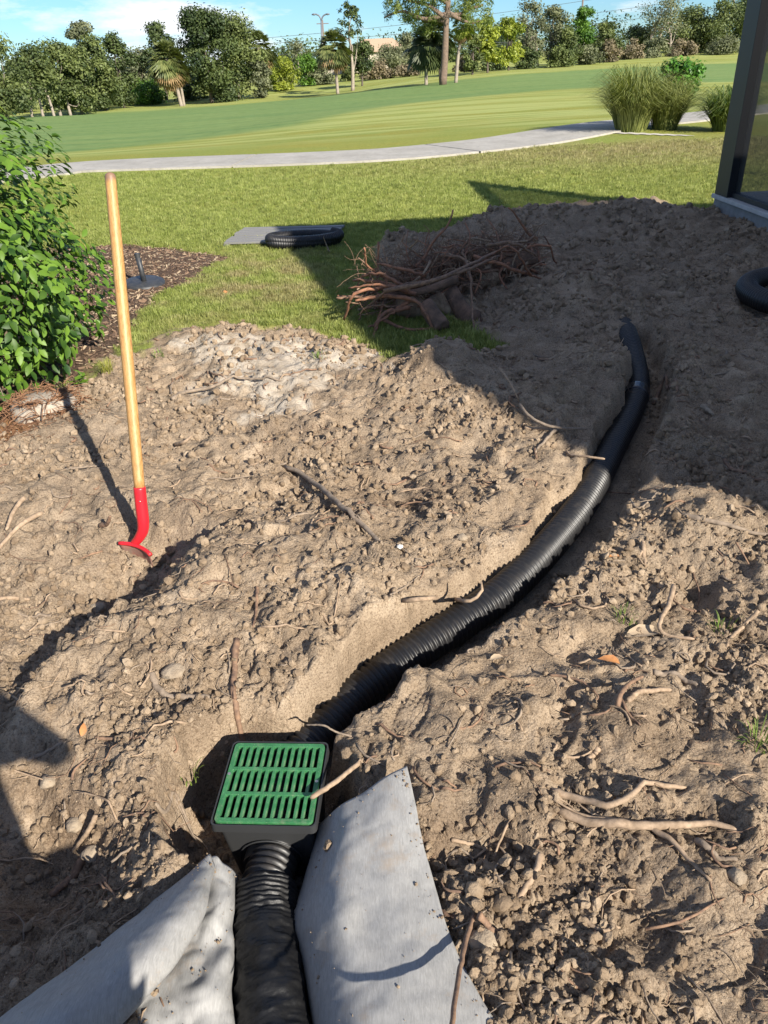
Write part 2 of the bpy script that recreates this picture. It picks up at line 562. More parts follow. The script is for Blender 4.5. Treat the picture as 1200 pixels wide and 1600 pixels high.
def at(t, name, typ='GEOMETRY'):
    n = t.nodes.new('ShaderNodeAttribute')
    n.attribute_name = name
    n.attribute_type = typ
    return n.outputs['Fac']
def simple(name, col, col2=None, scale=8, rough=.6, bmp=.2, bdist=.003, bscale=60, metal=0, spec=.5, vec='obj'):
    m, t, b = newmat(name)
    v = objc(t) if vec == 'obj' else pos(t)
    if col2:
        c = mixc(t, ramp(t, noise(t, scale, 5, .6, v), [(.35, (0, 0, 0)), (.65, (1, 1, 1))]), col, col2)
        lk(t, c, b.inputs['Base Color'])
    else:
        b.inputs['Base Color'].default_value = (*col, 1)
    b.inputs['Roughness'].default_value = rough
    b.inputs['Metallic'].default_value = metal
    b.inputs['Specular IOR Level'].default_value = spec
    if bmp:
        bump(t, b, noise(t, bscale, 4, .6, v), bmp, bdist)
    return m
def leafmat(name, dark, light, rough=.5, trans=.35, pscale=3.0, spec=.4):
    """leaf colours vary from leaf to leaf and clump to clump (attribute 'v' on faces, noise in place)"""
    m, t, b = newmat(name)
    v = pos(t)
    f = math_(t, 'ADD', math_(t, 'MULTIPLY', at(t, 'v'), .6), math_(t, 'MULTIPLY', noise(t, pscale, 3, .6, v), .55))
    c = ramp(t, f, [(.2, dark), (.85, light)])
    lk(t, c, b.inputs['Base Color'])
    b.inputs['Roughness'].default_value = rough
    b.inputs['Specular IOR Level'].default_value = spec
    tr = t.nodes.new('ShaderNodeBsdfTranslucent')
    lk(t, mixc(t, 1.0, c, (1.0, 1.1, .45), 'MULTIPLY'), tr.inputs['Color'])
    ms = t.nodes.new('ShaderNodeMixShader')
    ms.inputs[0].default_value = trans
    lk(t, b.outputs[0], ms.inputs[1])
    lk(t, tr.outputs[0], ms.inputs[2])
    lk(t, ms.outputs[0], t.nodes['Material Output'].inputs['Surface'])
    return m
# ------------------------------------------------------------------ materials
def ground_material():
    m, t, b = newmat('ground')
    v = pos(t)
    # soil
    big = noise(t, 1.1, 5, .6, v)
    mid = noise(t, 6.0, 6, .65, v)
    tiny = noise(t, 150.0, 4, .7, v)
    grit = noise(t, 420.0, 2, .6, v)
    soil = ramp(t, mid, [(.30, (.180, .131, .087)), (.47, (.300, .225, .153)), (.60, (.405, .312, .218)), (.78, (.500, .400, .290))])
    soil = mixc(t, ramp(t, big, [(.42, (0, 0, 0)), (.68, (1, 1, 1))]), soil, (.275, .212, .150))
    soil = mixc(t, ramp(t, tiny, [(.35, (1, 1, 1)), (.52, (0, 0, 0))]), soil, mixc(t, 1.0, soil, (.50, .47, .45), 'MULTIPLY'))
    soil = mixc(t, ramp(t, grit, [(.62, (0, 0, 0)), (.72, (1, 1, 1))]), soil, (.54, .45, .34))
    sandc = ramp(t, noise(t, 9, 6, .7, v), [(.35, (.32, .265, .20)), (.55, (.50, .44, .36)), (.75, (.62, .57, .49))])
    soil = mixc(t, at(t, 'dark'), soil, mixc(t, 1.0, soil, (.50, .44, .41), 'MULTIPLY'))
    soil = mixc(t, at(t, 'sand'), soil, sandc)
    straw = ramp(t, noise(t, 60, 5, .7, v), [(.35, (.09, .045, .02)), (.7, (.34, .19, .09))])
    soil = mixc(t, at(t, 'straw'), soil, straw)
    mul = ramp(t, noise(t, 45, 6, .75, v), [(.32, (.03, .02, .015)), (.52, (.10, .066, .045)), (.74, (.25, .18, .12))])
    # grass
    gb = noise(t, .35, 4, .6, v)
    gf = noise(t, 30, 5, .7, v)
    gl = ramp(t, gf, [(.3, (.12, .155, .030)), (.55, (.235, .275, .060)), (.75, (.37, .39, .13))])
    gl = mixc(t, ramp(t, gb, [(.4, (0, 0, 0)), (.65, (1, 1, 1))]), gl, mixc(t, 1.0, gl, (1.18, .98, .9), 'MULTIPLY'))
    dry = ramp(t, gf, [(.3, (.17, .135, .06)), (.6, (.30, .25, .12)), (.8, (.40, .34, .19))])
    gl = mixc(t, at(t, 'dry'), gl, dry)
    fair = ramp(t, noise(t, 2.2, 5, .6, v), [(.3, (.095, .170, .055)), (.7, (.16, .25, .085))])
    gl = mixc(t, at(t, 'fair'), gl, fair)
    # mowing stripes and undulating tone of the rough
    mp = t.nodes.new('ShaderNodeMapping')
    mp.inputs['Rotation'].default_value = (0, 0, R(12))
    mp.inputs['Scale'].default_value = (.12, 1.0, 1)
    lk(t, v, mp.inputs['Vector'])
    st = noise(t, .75, 4, .65, mp.outputs[0], .6)
    gl = mixc(t, math_(t, 'MULTIPLY', at(t, 'far'), ramp(t, st, [(.44, (0, 0, 0)), (.56, (1, 1, 1))])), gl, (.35, .38, .13))
    col = mixc(t, at(t, 'mulch'), gl, mul)
    col = mixc(t, at(t, 'dirt'), col, soil)
    lk(t, col, b.inputs['Base Color'])
    b.inputs['Roughness'].default_value = .95
    b.inputs['Specular IOR Level'].default_value = .12
    # granular crust: warped cells of two sizes
    wv = t.nodes.new('ShaderNodeTexNoise')
    wv.inputs['Scale'].default_value = 28
    wv.inputs['Detail'].default_value = 3
    lk(t, v, wv.inputs['Vector'])
    va = t.nodes.new('ShaderNodeVectorMath')
    va.operation = 'MULTIPLY_ADD'
    va.inputs[1].default_value = (.05, .05, .05)
    lk(t, wv.outputs['Color'], va.inputs[0])
    lk(t, v, va.inputs[2])
    hs = []
    for sc in (48.0, 120.0):
        vo = t.nodes.new('ShaderNodeTexVoronoi')
        vo.inputs['Scale'].default_value = sc
        lk(t, va.outputs[0], vo.inputs['Vector'])
        hs.append(math_(t, 'SUBTRACT', 1.0, vo.outputs['Distance']))
    patchy = ramp(t, noise(t, 5.0, 4, .6, v), [(.38, (.15, .15, .15)), (.62, (1, 1, 1))])
    h1 = math_(t, 'MULTIPLY', hs[0], patchy)
    n0 = bump(t, None, h1, .42, .010)
    n1 = bump(t, None, hs[1], .6, .005, n0)
    n2 = bump(t, None, noise(t, 95, 6, .75, v), .8, .008, n1)
    bump(t, b, noise(t, 500, 3, .7, v), .5, .002, n2)
    return m
M = {}
M['ground'] = ground_material()
M['root'] = simple('root_bark', (.27, .165, .10), (.13, .08, .055), 55, .85, .5, .002, 120)
M['root_pale'] = simple('root_pale', (.38, .275, .185), (.22, .155, .10), 60, .85, .4, .002, 120)
M['root_grey'] = simple('root_dusty', (.29, .225, .165), (.17, .13, .095), 60, .9, .4, .002, 140)
M['root_red'] = simple('root_red_brown', (.34, .155, .085), (.16, .082, .05), 25, .8, .5, .003, 90)
M['stump'] = simple('stump_bark', (.22, .13, .085), (.10, .065, .045), 16, .9, .8, .01, 40)
M['rock'] = simple('dusty_stone', (.33, .265, .19), (.22, .17, .12), 35, .95, .9, .006, 90)
M['white_bit'] = simple('white_chip', (.72, .70, .64), None, 1, .7, .2)
M['leaf_dead'] = simple('dead_leaf', (.46, .21, .07), (.30, .13, .05), 25, .7, .2)
M['leaf_tan'] = simple('tan_leaf', (.42, .32, .21), (.33, .25, .17), 25, .8, .2)

# ------------------------------------------------------------------ ground sheet (one sheet to the horizon, cut in named regions)
def build_ground():
    oy = -1.0
    da = .0029
    th = np.concatenate([np.linspace(-math.pi, -R(60), 26, endpoint=False), np.linspace(-R(60), -R(35), 24, endpoint=False), np.arange(-R(35), R(35), da), np.linspace(R(35), R(60), 24, endpoint=False), np.linspace(R(60), math.pi, 27)[:-1]])
    rr = [.02, .3, .7, 1.0, 1.2, 1.35]
    while rr[-1] < 11.5:
        rr.append(rr[-1] * (1 + da))
    while rr[-1] < 30:
        rr.append(rr[-1] * 1.007)
    while rr[-1] < 4500:
        rr.append(rr[-1] * 1.035)
    rr = np.array(rr)
    A, Rr = np.meshgrid(th, rr)
    X = (Rr * np.sin(A)).ravel()
    Y = (Rr * np.cos(A) + oy).ravel()
    Z = H0(X, Y)
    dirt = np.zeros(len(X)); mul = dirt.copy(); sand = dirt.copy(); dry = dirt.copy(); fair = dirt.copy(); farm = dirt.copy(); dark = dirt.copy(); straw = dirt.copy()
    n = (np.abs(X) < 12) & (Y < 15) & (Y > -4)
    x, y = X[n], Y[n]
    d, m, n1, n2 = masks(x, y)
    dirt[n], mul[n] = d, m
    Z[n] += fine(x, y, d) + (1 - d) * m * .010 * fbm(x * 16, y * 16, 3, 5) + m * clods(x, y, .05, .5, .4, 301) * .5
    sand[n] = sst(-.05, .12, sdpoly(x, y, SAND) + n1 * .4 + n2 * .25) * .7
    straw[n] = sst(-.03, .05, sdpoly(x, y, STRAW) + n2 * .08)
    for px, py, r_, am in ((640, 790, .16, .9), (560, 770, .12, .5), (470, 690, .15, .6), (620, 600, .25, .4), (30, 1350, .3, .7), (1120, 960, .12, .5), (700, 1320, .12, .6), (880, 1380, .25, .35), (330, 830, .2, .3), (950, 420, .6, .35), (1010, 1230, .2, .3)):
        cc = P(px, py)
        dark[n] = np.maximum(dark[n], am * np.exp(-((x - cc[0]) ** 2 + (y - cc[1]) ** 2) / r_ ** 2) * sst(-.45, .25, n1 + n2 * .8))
    c = P(400, 430)
    dryn = np.exp(-(((x - c[0]) / 1.0) ** 2 + ((y - c[1]) / 1.3) ** 2)) * sst(-.5, .3, n1) * .8
    dryn = np.maximum(dryn, sst(-.45, -.02, sdpoly(x, y, DIRT)) * sst(-.2, .5, n1 + .3 * n2) * (x < .2) * .7)
    dry[n] = dryn
    c = P(900, 232)
    big = (Y < 22) & (Y > 8)
    nn = fbm(X[big] * .8, Y[big] * .8, 4, 19)
    dry[big] = np.maximum(dry[big], .8 * np.exp(-(((X[big] - c[0] - 1.0) / 5.0) ** 2 + ((Y[big] - c[1] + .8) / 2.3) ** 2)) * sst(-.35, .3, nn))
    # fairway
    FW = [(-45, 24), (-12, 24), (-3, 31), (2, 42), (10, 50), (20, 52), (44, 42), (60, 60), (40, 96), (10, 80), (-8, 82), (-30, 82), (-48, 64), (-62, 60)]
    fm = Y > 18
    fx, fy = X[fm], Y[fm]
    fair[fm] = sst(-1.2, 1.2, sdpoly(fx, fy, FW) + 2.0 * fbm(fx * .09, fy * .09, 2, 13)) * .9
    farm[fm] = sst(18, 24, fy) * (1 - fair[fm] * .85) * .75
    nt, nr = len(th), len(rr)
    i = np.arange(nr - 1)[:, None] * nt
    j = np.arange(nt)[None]
    j2 = (j + 1) % nt
    F = np.stack([i + j, i + nt + j, i + nt + j2, i + j2], -1).reshape(-1, 4)
    V = np.stack([X, Y, Z], 1)
    fd = dirt[F].mean(1); fmul = mul[F].mean(1); fyv = Y[F].mean(1); fxv = X[F].mean(1)
    pathy = np.interp(fxv, PATH_C[:, 0], PATH_C[:, 1])
    cls = np.where(fd > .5, 0, np.where(fmul > .5, 1, np.where((fyv < pathy) & (np.abs(fxv) < 40), 2, 3)))
    # shared normals so that the regions meet without a seam
    tmp = mesh_np('all', V, F)
    NV = np.zeros(len(V) * 3, np.float32)
    tmp.vertices.foreach_get('normal', NV) if hasattr(tmp.vertices[0], 'normal') else None
    NV = NV.reshape(-1, 3)
    for k, name in enumerate(('dirt_ground', 'mulch_bed', 'lawn', 'golf_course')):
        f = F[cls == k]
        if not len(f):
            continue
        u, inv = np.unique(f, return_inverse=True)
        f2 = inv.reshape(f.shape)
        me = mesh_np(name, V[u], f2, (M['ground'],))
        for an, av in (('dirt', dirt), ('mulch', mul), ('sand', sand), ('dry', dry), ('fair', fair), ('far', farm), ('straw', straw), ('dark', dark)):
            attr(me, an, av[u])
        me.normals_split_custom_set_from_vertices(NV[u].tolist()) if len(u) < 200000 else None
        link(name, me, kind='structure')
    bpy.data.meshes.remove(tmp)
PATH_PX = [(-300, 292, 14.2), (0, 277, 14.6), (120, 262, 15.6), (300, 255, 15.6), (450, 250, 15.7), (600, 243, 16.0), (700, 234, 16.6), (800, 223, 17.4), (900, 210, 18.6), (1000, 196, 20.4), (1100, 180, 22.4), (1200, 168, 24.5), (1500, 130, 34)]
_pc = spline([P(a, b, 0)[:2].tolist() + [0] if a < 850 else PY(a, b, c)[:2].tolist() + [0] for a, b, c in PATH_PX], 90)
PATH_C = np.vstack([[[-60, 12.5]], _pc[:, :2], [[60, 60]]])
PATH_C = PATH_C[np.argsort(PATH_C[:, 0])]
build_ground()

def cart_path():
    m, t, b = newmat('path_concrete')
    v = pos(t)
    c = ramp(t, noise(t, 1.5, 6, .7, v), [(.35, (.30, .28, .24)), (.65, (.40, .375, .33))])
    c = mixc(t, ramp(t, noise(t, 14, 5, .7, v), [(.5, (0, 0, 0)), (.75, (1, 1, 1))]), c, (.24, .23, .205))
    lk(t, c, b.inputs['Base Color'])
    b.inputs['Roughness'].default_value = .9
    bump(t, b, noise(t, 40, 5, .7, v), .3, .004)
    pc = _pc
    T = np.gradient(pc, axis=0)
    T /= np.linalg.norm(T, axis=1)[:, None]
    Nn = np.stack([-T[:, 1], T[:, 0], 0 * T[:, 0]], 1)
    root = empty('cart_path', (0, 16, 0), None, None)
    root['kind'] = 'structure'
    # slabs between saw cuts
    step = 9
    hw = .98
    for s in range(0, len(pc) - 1, step):
        e = min(s + step, len(pc) - 1)
        V, F = [], []
        idx = np.linspace(s + .05, e - .05, 14)
        for q in idx:
            i0 = min(int(q), len(pc) - 2)
            f = q - i0
            c0 = pc[i0] * (1 - f) + pc[i0 + 1] * f
            nn = Nn[i0] * (1 - f) + Nn[i0 + 1] * f
            for w in np.linspace(-hw, hw, 6):
                p = c0 + nn * w
                z = float(H0(np.array([p[0]]), np.array([p[1]]))[0]) + .035
                V.append((p[0], p[1] - 16, z))
            for w in (hw, -hw):
                p = c0 + nn * w
                z = float(H0(np.array([p[0]]), np.array([p[1]]))[0]) - .10
                V.append((p[0], p[1] - 16, z))
        for k in range(len(idx) - 1):
            a, b2 = k * 8, k * 8 + 8
            for w in range(7):
                F.append([a + w, b2 + w, b2 + w + 1, a + w + 1])
            F.append([a + 7, b2 + 7, b2, a])
        F.append([0, 1, 2, 3, 4, 5, 6, 7])
        L = (len(idx) - 1) * 8
        F.append([L + k for k in range(8)][::-1])
        link('slab', mesh_np('slab', V, F, (m,), smooth=False), root)
cart_path()

# ------------------------------------------------------------------ geometry-node scatter (stuff)
def scatter(name, pts, rots, scales, sources, pick, extra=None):
    """one object whose vertices carry instances of the source meshes"""
    me = bpy.data.meshes.new(name)
    me.vertices.add(len(pts))
    me.vertices.foreach_set('co', np.asarray(pts, np.float32).ravel())
    attr(me, 'rot', rots, typ='FLOAT_VECTOR')
    attr(me, 'sc', scales)
    attr(me, 'pick', pick)
    for k, v in (extra or {}).items():
        attr(me, k, v)
    o = link(name, me, kind='stuff')
    ng = bpy.data.node_groups.new(name, 'GeometryNodeTree')
    ng.interface.new_socket('Geometry', in_out='INPUT', socket_type='NodeSocketGeometry')
    ng.interface.new_socket('Geometry', in_out='OUTPUT', socket_type='NodeSocketGeometry')
    gi, go = ng.nodes.new('NodeGroupInput'), ng.nodes.new('NodeGroupOutput')
    jn = ng.nodes.new('GeometryNodeJoinGeometry')
    def na(nm, ty):
        n = ng.nodes.new('GeometryNodeInputNamedAttribute')
        n.data_type = ty
        n.inputs['Name'].default_value = nm
        return n.outputs['Attribute']
    for k, s in enumerate(sources):
        inst = ng.nodes.new('GeometryNodeInstanceOnPoints')
        oi = ng.nodes.new('GeometryNodeObjectInfo')
        oi.inputs['Object'].default_value = s
        oi.inputs['As Instance'].default_value = True
        cmpn = ng.nodes.new('FunctionNodeCompare')
        cmpn.data_type = 'FLOAT'
        cmpn.operation = 'EQUAL'
        cmpn.inputs['B'].default_value = k
        cmpn.inputs['Epsilon'].default_value = .1
        ng.links.new(na('pick', 'FLOAT'), cmpn.inputs['A'])
        ng.links.new(gi.outputs[0], inst.inputs['Points'])
        ng.links.new(cmpn.outputs[0], inst.inputs['Selection'])
        ng.links.new(oi.outputs['Geometry'], inst.inputs['Instance'])
        ng.links.new(na('rot', 'FLOAT_VECTOR'), inst.inputs['Rotation'])
        ng.links.new(na('sc', 'FLOAT'), inst.inputs['Scale'])
        ng.links.new(inst.outputs[0], jn.inputs[0])
    ng.links.new(jn.outputs[0], go.inputs[0])
    md = o.modifiers.new('scatter', 'NODES')
    md.node_group = ng
    return o
def src(name, me):
    return bpy.data.objects.new(name, me)      # never linked to the scene: only a source for the scatter

def rock_mesh(name, mat, seed, sub=2, rough=.28, squash=.75, r=1.0, smooth=True):
    import bmesh
    bm = bmesh.new()
    bmesh.ops.create_icosphere(bm, subdivisions=sub, radius=r)
    rg = np.random.default_rng(seed)
    fr = rg.normal(size=(7, 3)) * 1.6
    ph = rg.uniform(0, 6, 7)
    pl = rg.normal(size=(6, 3))
    pl /= np.linalg.norm(pl, axis=1)[:, None]
    for v in bm.verts:
        p = np.array(v.co) / r
        s = 1 + rough * sum(math.sin(float(p @ fr[k]) * (1.3 + k * .5) + ph[k]) for k in range(7)) / 4
        q = p * s
        for k in range(6):
            dd = q @ pl[k] - .78
            if dd > 0:
                q = q - pl[k] * dd * .8
        v.co = Vector((q[0], q[1], q[2] * squash)) * r
    me = bpy.data.meshes.new(name)
    bm.to_mesh(me)
    bm.free()
    me.materials.append(mat)
    if smooth:
        me.polygons.foreach_set('use_smooth', np.ones(len(me.polygons), bool))
    return me
def soil_mat():
    m, t, b = newmat('clod_soil')
    v = pos(t)
    mid = noise(t, 8.0, 6, .65, v)
    soil = ramp(t, mid, [(.30, (.19, .138, .092)), (.48, (.30, .225, .153)), (.62, (.40, .31, .218)), (.80, (.48, .385, .28))])
    oi = t.nodes.new('ShaderNodeObjectInfo')
    soil = mixc(t, oi.outputs['Random'], soil, mixc(t, 1.0, soil, (.78, .76, .74), 'MULTIPLY'))
    lk(t, soil, b.inputs['Base Color'])
    b.inputs['Roughness'].default_value = .95
    b.inputs['Specular IOR Level'].default_value = .1
    bump(t, b, noise(t, 190, 5, .7, v), .9, .006)
    return m
M['clod'] = soil_mat()
def scatter_clods():
    srcs = [src('clod_source', rock_mesh('clod', M['clod'], 40 + k, 2, .42, .72, 1.0, False)) for k in range(6)]
    n = 210000
    # more of them close by
    y = rng.uniform(0, 1, n) ** 1.6 * 8.5 + .35
    x = rng.uniform(-1, 1, n) * (.75 + y * .62)
    d, m, n1, _ = masks(x, y)
    patch = fbm(x * 1.6, y * 1.6, 3, 141)
    tread_ = sst(.05, .35, fbm(x * 1.7 + 9, y * 1.7, 3, 47) + tread(x, y))
    lower = np.exp(-(((x - P(760, 1450)[0]) / .35) ** 2 + ((y - P(760, 1450)[1]) / .28) ** 2))
    keep = (d > .6) & (rng.uniform(size=n) < (.12 + sst(-.2, .35, patch) * .8) * (1 - .85 * tread_) + .18 * lower)
    keep &= sdline(x, y, TR)[0] > .065
    x, y = x[keep], y[keep]
    lower = lower[keep]
    s = .0019 + .011 * rng.uniform(size=len(x)) ** 7
    s *= (1 + .25 * lower) * (.85 + .28 * y)
    z = H(x, y) + s * .25
    scatter('soil_crumbs', np.stack([x, y, z], 1), rng.uniform(0, 6.28, (len(x), 3)), s, srcs, rng.integers(0, 6, len(x)))
scatter_clods()

def litter():
    """thin rootlets lying all over the dug soil"""
    mb = MB()
    n = 3600
    y = rng.uniform(0, 1, n) ** 1.3 * 6.2 + .5
    x = rng.uniform(-1, 1, n) * (.7 + y * .6)
    d, _, _, _ = masks(x, y)
    k = (d > .7) & (sdline(x, y, TR)[0] > .14)
    x, y = x[k], y[k]
    paths = []
    for a, b in zip(x, y):
        L = rng.uniform(.03, .13) if rng.uniform() < .8 else rng.uniform(.12, .25)
        an = rng.uniform(0, 6.28)
        c = rng.normal(0, 2.2)
        s = np.linspace(-.5, .5, 6)
        aa = an + c * s
        px = a + np.cumsum(np.cos(aa)) * L / 6
        py = b + np.cumsum(np.sin(aa)) * L / 6
        paths.append(np.stack([px, py], 1))
    A = np.array(paths)
    Z = H(A[..., 0].ravel(), A[..., 1].ravel()).reshape(A.shape[:2])
    Z = np.maximum(Z, Z.mean(1, keepdims=True)) + .001
    Z += rng.uniform(0, .010, (len(A), 1)) * np.sin(np.linspace(0, 3.14, 6))[None]
    for i in range(len(A)):
        r = (.0006 + .0034 * rng.uniform() ** 2.5) * (.8 + .22 * y[i])
        mb.tube(np.column_stack([A[i], Z[i]]), np.array([r, r, r, r * .9, r * .7, r * .4]), 4)
    me = mb.mesh('rootlets', (M['root_pale'], M['root'], M['root_grey']))
    nf = len(me.polygons)
    per = nf // len(A)
    mi = np.repeat(rng.integers(0, 3, len(A)), per)[:nf].astype(np.int32)
    me.polygons.foreach_set('material_index', mi)
    link('rootlets', me, kind='stuff')
litter()

# ------------------------------------------------------------------ grass blades near the digging
def grass_mat(name):
    m, t, b = newmat(name)
    v = pos(t)
    oi = t.nodes.new('ShaderNodeObjectInfo')
    f = math_(t, 'ADD', math_(t, 'MULTIPLY', oi.outputs['Random'], .5), math_(t, 'MULTIPLY', noise(t, 9, 3, .6, v), .5))
    g = ramp(t, f, [(.2, (.135, .175, .036)), (.55, (.28, .33, .075)), (.85, (.47, .50, .17))])
    d = ramp(t, f, [(.2, (.20, .16, .06)), (.8, (.48, .41, .22))])
    c = mixc(t, at(t, 'dry', 'INSTANCER'), g, d)
    lk(t, c, b.inputs['Base Color'])
    b.inputs['Roughness'].default_value = .55
    b.inputs['Specular IOR Level'].default_value = .3
    tr = t.nodes.new('ShaderNodeBsdfTranslucent')
    lk(t, c, tr.inputs['Color'])
    ms = t.nodes.new('ShaderNodeMixShader')
    ms.inputs[0].default_value = .35
    lk(t, b.outputs[0], ms.inputs[1])
    lk(t, tr.outputs[0], ms.inputs[2])
    lk(t, ms.outputs[0], t.nodes['Material Output'].inputs['Surface'])
    return m
M['grass'] = grass_mat('grass_blade')
def tuft(seed, nb=14, h=.032, w=.003, spread=.03, lean=.5):
    rg = np.random.default_rng(seed)
    V, F = [], []
    for i in range(nb):
        bx, by = rg.uniform(-spread, spread, 2)
        an = rg.uniform(0, 6.28)
        hh = h * rg.uniform(.5, 1.15)
        l = hh * rg.uniform(.1, lean)
        dx, dy = math.cos(an), math.sin(an)
        sx, sy = -dy * w * .5, dx * w * .5
        k = len(V)
        V += [(bx - sx, by - sy, -.004), (bx + sx, by + sy, -.004), (bx + dx * l * .4 + sx, by + dy * l * .4 + sy, hh * .6), (bx + dx * l * .4 - sx, by + dy * l * .4 - sy, hh * .6), (bx + dx * l * 1.2, by + dy * l * 1.2, hh)]
        F += [[k, k + 1, k + 2, k + 3], [k + 3, k + 2, k + 4]]
    return mesh_np('tuft', V, F, (M['grass'],))
def grass():
    srcs = [src('tuft_source', tuft(60 + k)) for k in range(5)]
    n = 120000
    u = rng.uniform(size=n)
    y = 3.6 * (16.2 / 3.6) ** u
    x = rng.uniform(-1, 1, n) * (.8 + y * .62)
    d, m, n1, n2 = masks(x, y)
    py = np.interp(x, PATH_C[:, 0], PATH_C[:, 1]) - 1.3
    k = (rng.uniform(size=n) > d * 1.15) & (rng.uniform(size=n) > m * 1.1) & (y < py)
    # few blades in the dusty fringe at the left
    fr = sst(-.55, -.05, sdpoly(x, y, DIRT)) * (x < -.9)
    k &= rng.uniform(size=n) > fr * .75
    x, y, n1, n2 = x[k], y[k], n1[k], n2[k]
    c = P(400, 440)
    dry = np.exp(-(((x - c[0]) / .9) ** 2 + ((y - c[1]) / 1.2) ** 2)) * sst(-.3, .3, n1) * .95
    c = P(900, 232)
    dry = np.maximum(dry, .8 * np.exp(-(((x - c[0] - 1) / 4.5) ** 2 + ((y - c[1] + .8) / 2.2) ** 2)))
    dry = np.clip(dry + rng.normal(0, .12, len(x)), 0, 1)
    s = (.62 + .038 * y) * rng.uniform(.7, 1.2, len(x))
    c2 = P(690, 540)
    s *= 1 + .9 * np.exp(-(((x - c2[0]) / .6) ** 2 + ((y - c2[1]) / .4) ** 2))
    s *= 1 + .35 * sst(-.1, .4, n2)
    z = H0(x, y)
    rot = np.stack([rng.normal(0, .15, len(x)), rng.normal(0, .15, len(x)), rng.uniform(0, 6.28, len(x))], 1)
    scatter('grass_blades', np.stack([x, y, z], 1), rot, s, srcs, rng.integers(0, 5, len(x)), {'dry': dry})
grass()
# ------------------------------------------------------------------ corrugated drain pipe
M['pipe'] = simple('black_pipe', (.012, .012, .013), (.020, .019, .018), 14, .34, .15, .001, 200, spec=.5)
M['sock'] = simple('black_sleeve', (.0075, .0075, .008), None, 1, .46, .5, .004, 45, spec=.35)
M['box'] = simple('basin_plastic', (.030, .031, .032), None, 1, .5, .2, .001, 300)
def dusted(name, base, dust, amt=.5):
    m, t, b = newmat(name)
    v = pos(t)
    g = t.nodes.new('ShaderNodeNewGeometry')
    sx = t.nodes.new('ShaderNodeSeparateXYZ')
    lk(t, g.outputs['Normal'], sx.inputs[0])
    up = math_(t, 'MULTIPLY', sx.outputs['Z'], amt)
    n = ramp(t, noise(t, 25, 6, .7, v), [(.48, (0, 0, 0)), (.72, (1, 1, 1))])
    f = math_(t, 'MULTIPLY', up, n)
    lk(t, mixc(t, f, base, dust), b.inputs['Base Color'])
    rr = math_(t, 'ADD', math_(t, 'MULTIPLY', f, 1.0), .42)
    lk(t, rr, b.inputs['Roughness'])
    bump(t, b, noise(t, 220, 4, .6, v), .15, .001)
    return m
M['pipe'] = dusted('black_pipe', (.011, .011, .012), (.14, .11, .08), .2)
def corrugated(pts, r=.064, pitch=.0205, depth=.0085, seg=28, wob=0.0):
    p = np.asarray(pts, float)
    L = np.linalg.norm(np.diff(spline(p, 200), axis=0), axis=1).sum()
    nr = int(L / pitch)
    n = nr * 6 + 1
    c = spline(p, n)
    ph = np.arange(n) % 6
    prof = np.array([1, 1, .62, 0, 0, .62])[ph]
    rad = r - depth * (1 - prof)
    return tube(c, rad, seg, cap=True)

def main_pipe():
    root = empty('drain_pipe', PIPE[6], 'long black corrugated drain pipe curving through the trench from the green grate', 'drain pipe')
    o = PIPE[6]
    V, F = corrugated(PIPE)
    link('pipe_wall', mesh_np('pipe_wall', V - o, F, (M['pipe'],)), root)
    c = P(990, 617, -.045)
    sp = spline(PIPE, 400)
    k = int(np.argmin(np.linalg.norm(sp[:, :2] - c[:2], axis=1)))
    seg = sp[k - 4:k + 5]
    rr = np.array([.0665] + [.069] * 7 + [.0665])
    mb = MB().tube(seg - o, rr, 28)
    m = simple('coupling_plastic', (.02, .021, .024), None, 1, .22, .05)
    link('coupling', mb.mesh('coupling', (m,)), root)
main_pipe()

def near_pipe():
    o = NEARP[3]
    root = empty('sleeved_pipe', o, 'black corrugated pipe in wrinkled sleeve below the grate, between the grey fabric flaps', 'drain pipe')
    V, F = corrugated(spline(NEARP[:4], 30), r=.061, pitch=.0195, depth=.007)
    link('pipe_wall', mesh_np('pipe_wall', V - o, F, (M['pipe'],)), root)
    c = spline(NEARP[2:], 260)
    seg = 48
    th = np.linspace(0, 2 * np.pi, seg, endpoint=False)
    s = np.linspace(0, 1, 260)
    S, T = np.meshgrid(s, th, indexing='ij')
    L = .95
    w = ridged(S * L * 16 + T * .5, T * 1.1 + 3, 3, 201) * .0085 + fbm(S * L * 5, np.cos(T) * 1.5, 3, 205) * .010 + .004 * ridged(S * L * 9 + .8 * np.cos(T), T * .6, 2, 208)
    w = w + .0030 * np.sin(S * L * 330 + 1.5 * np.sin(T)) * sst(.22, .08, S)
    rad = .0665 + w
    rad[:3] -= .006
    V, F = tube(c, rad, seg)
    link('sleeve', mesh_np('sleeve', V - o, F, (M['sock'],)), root)
near_pipe()

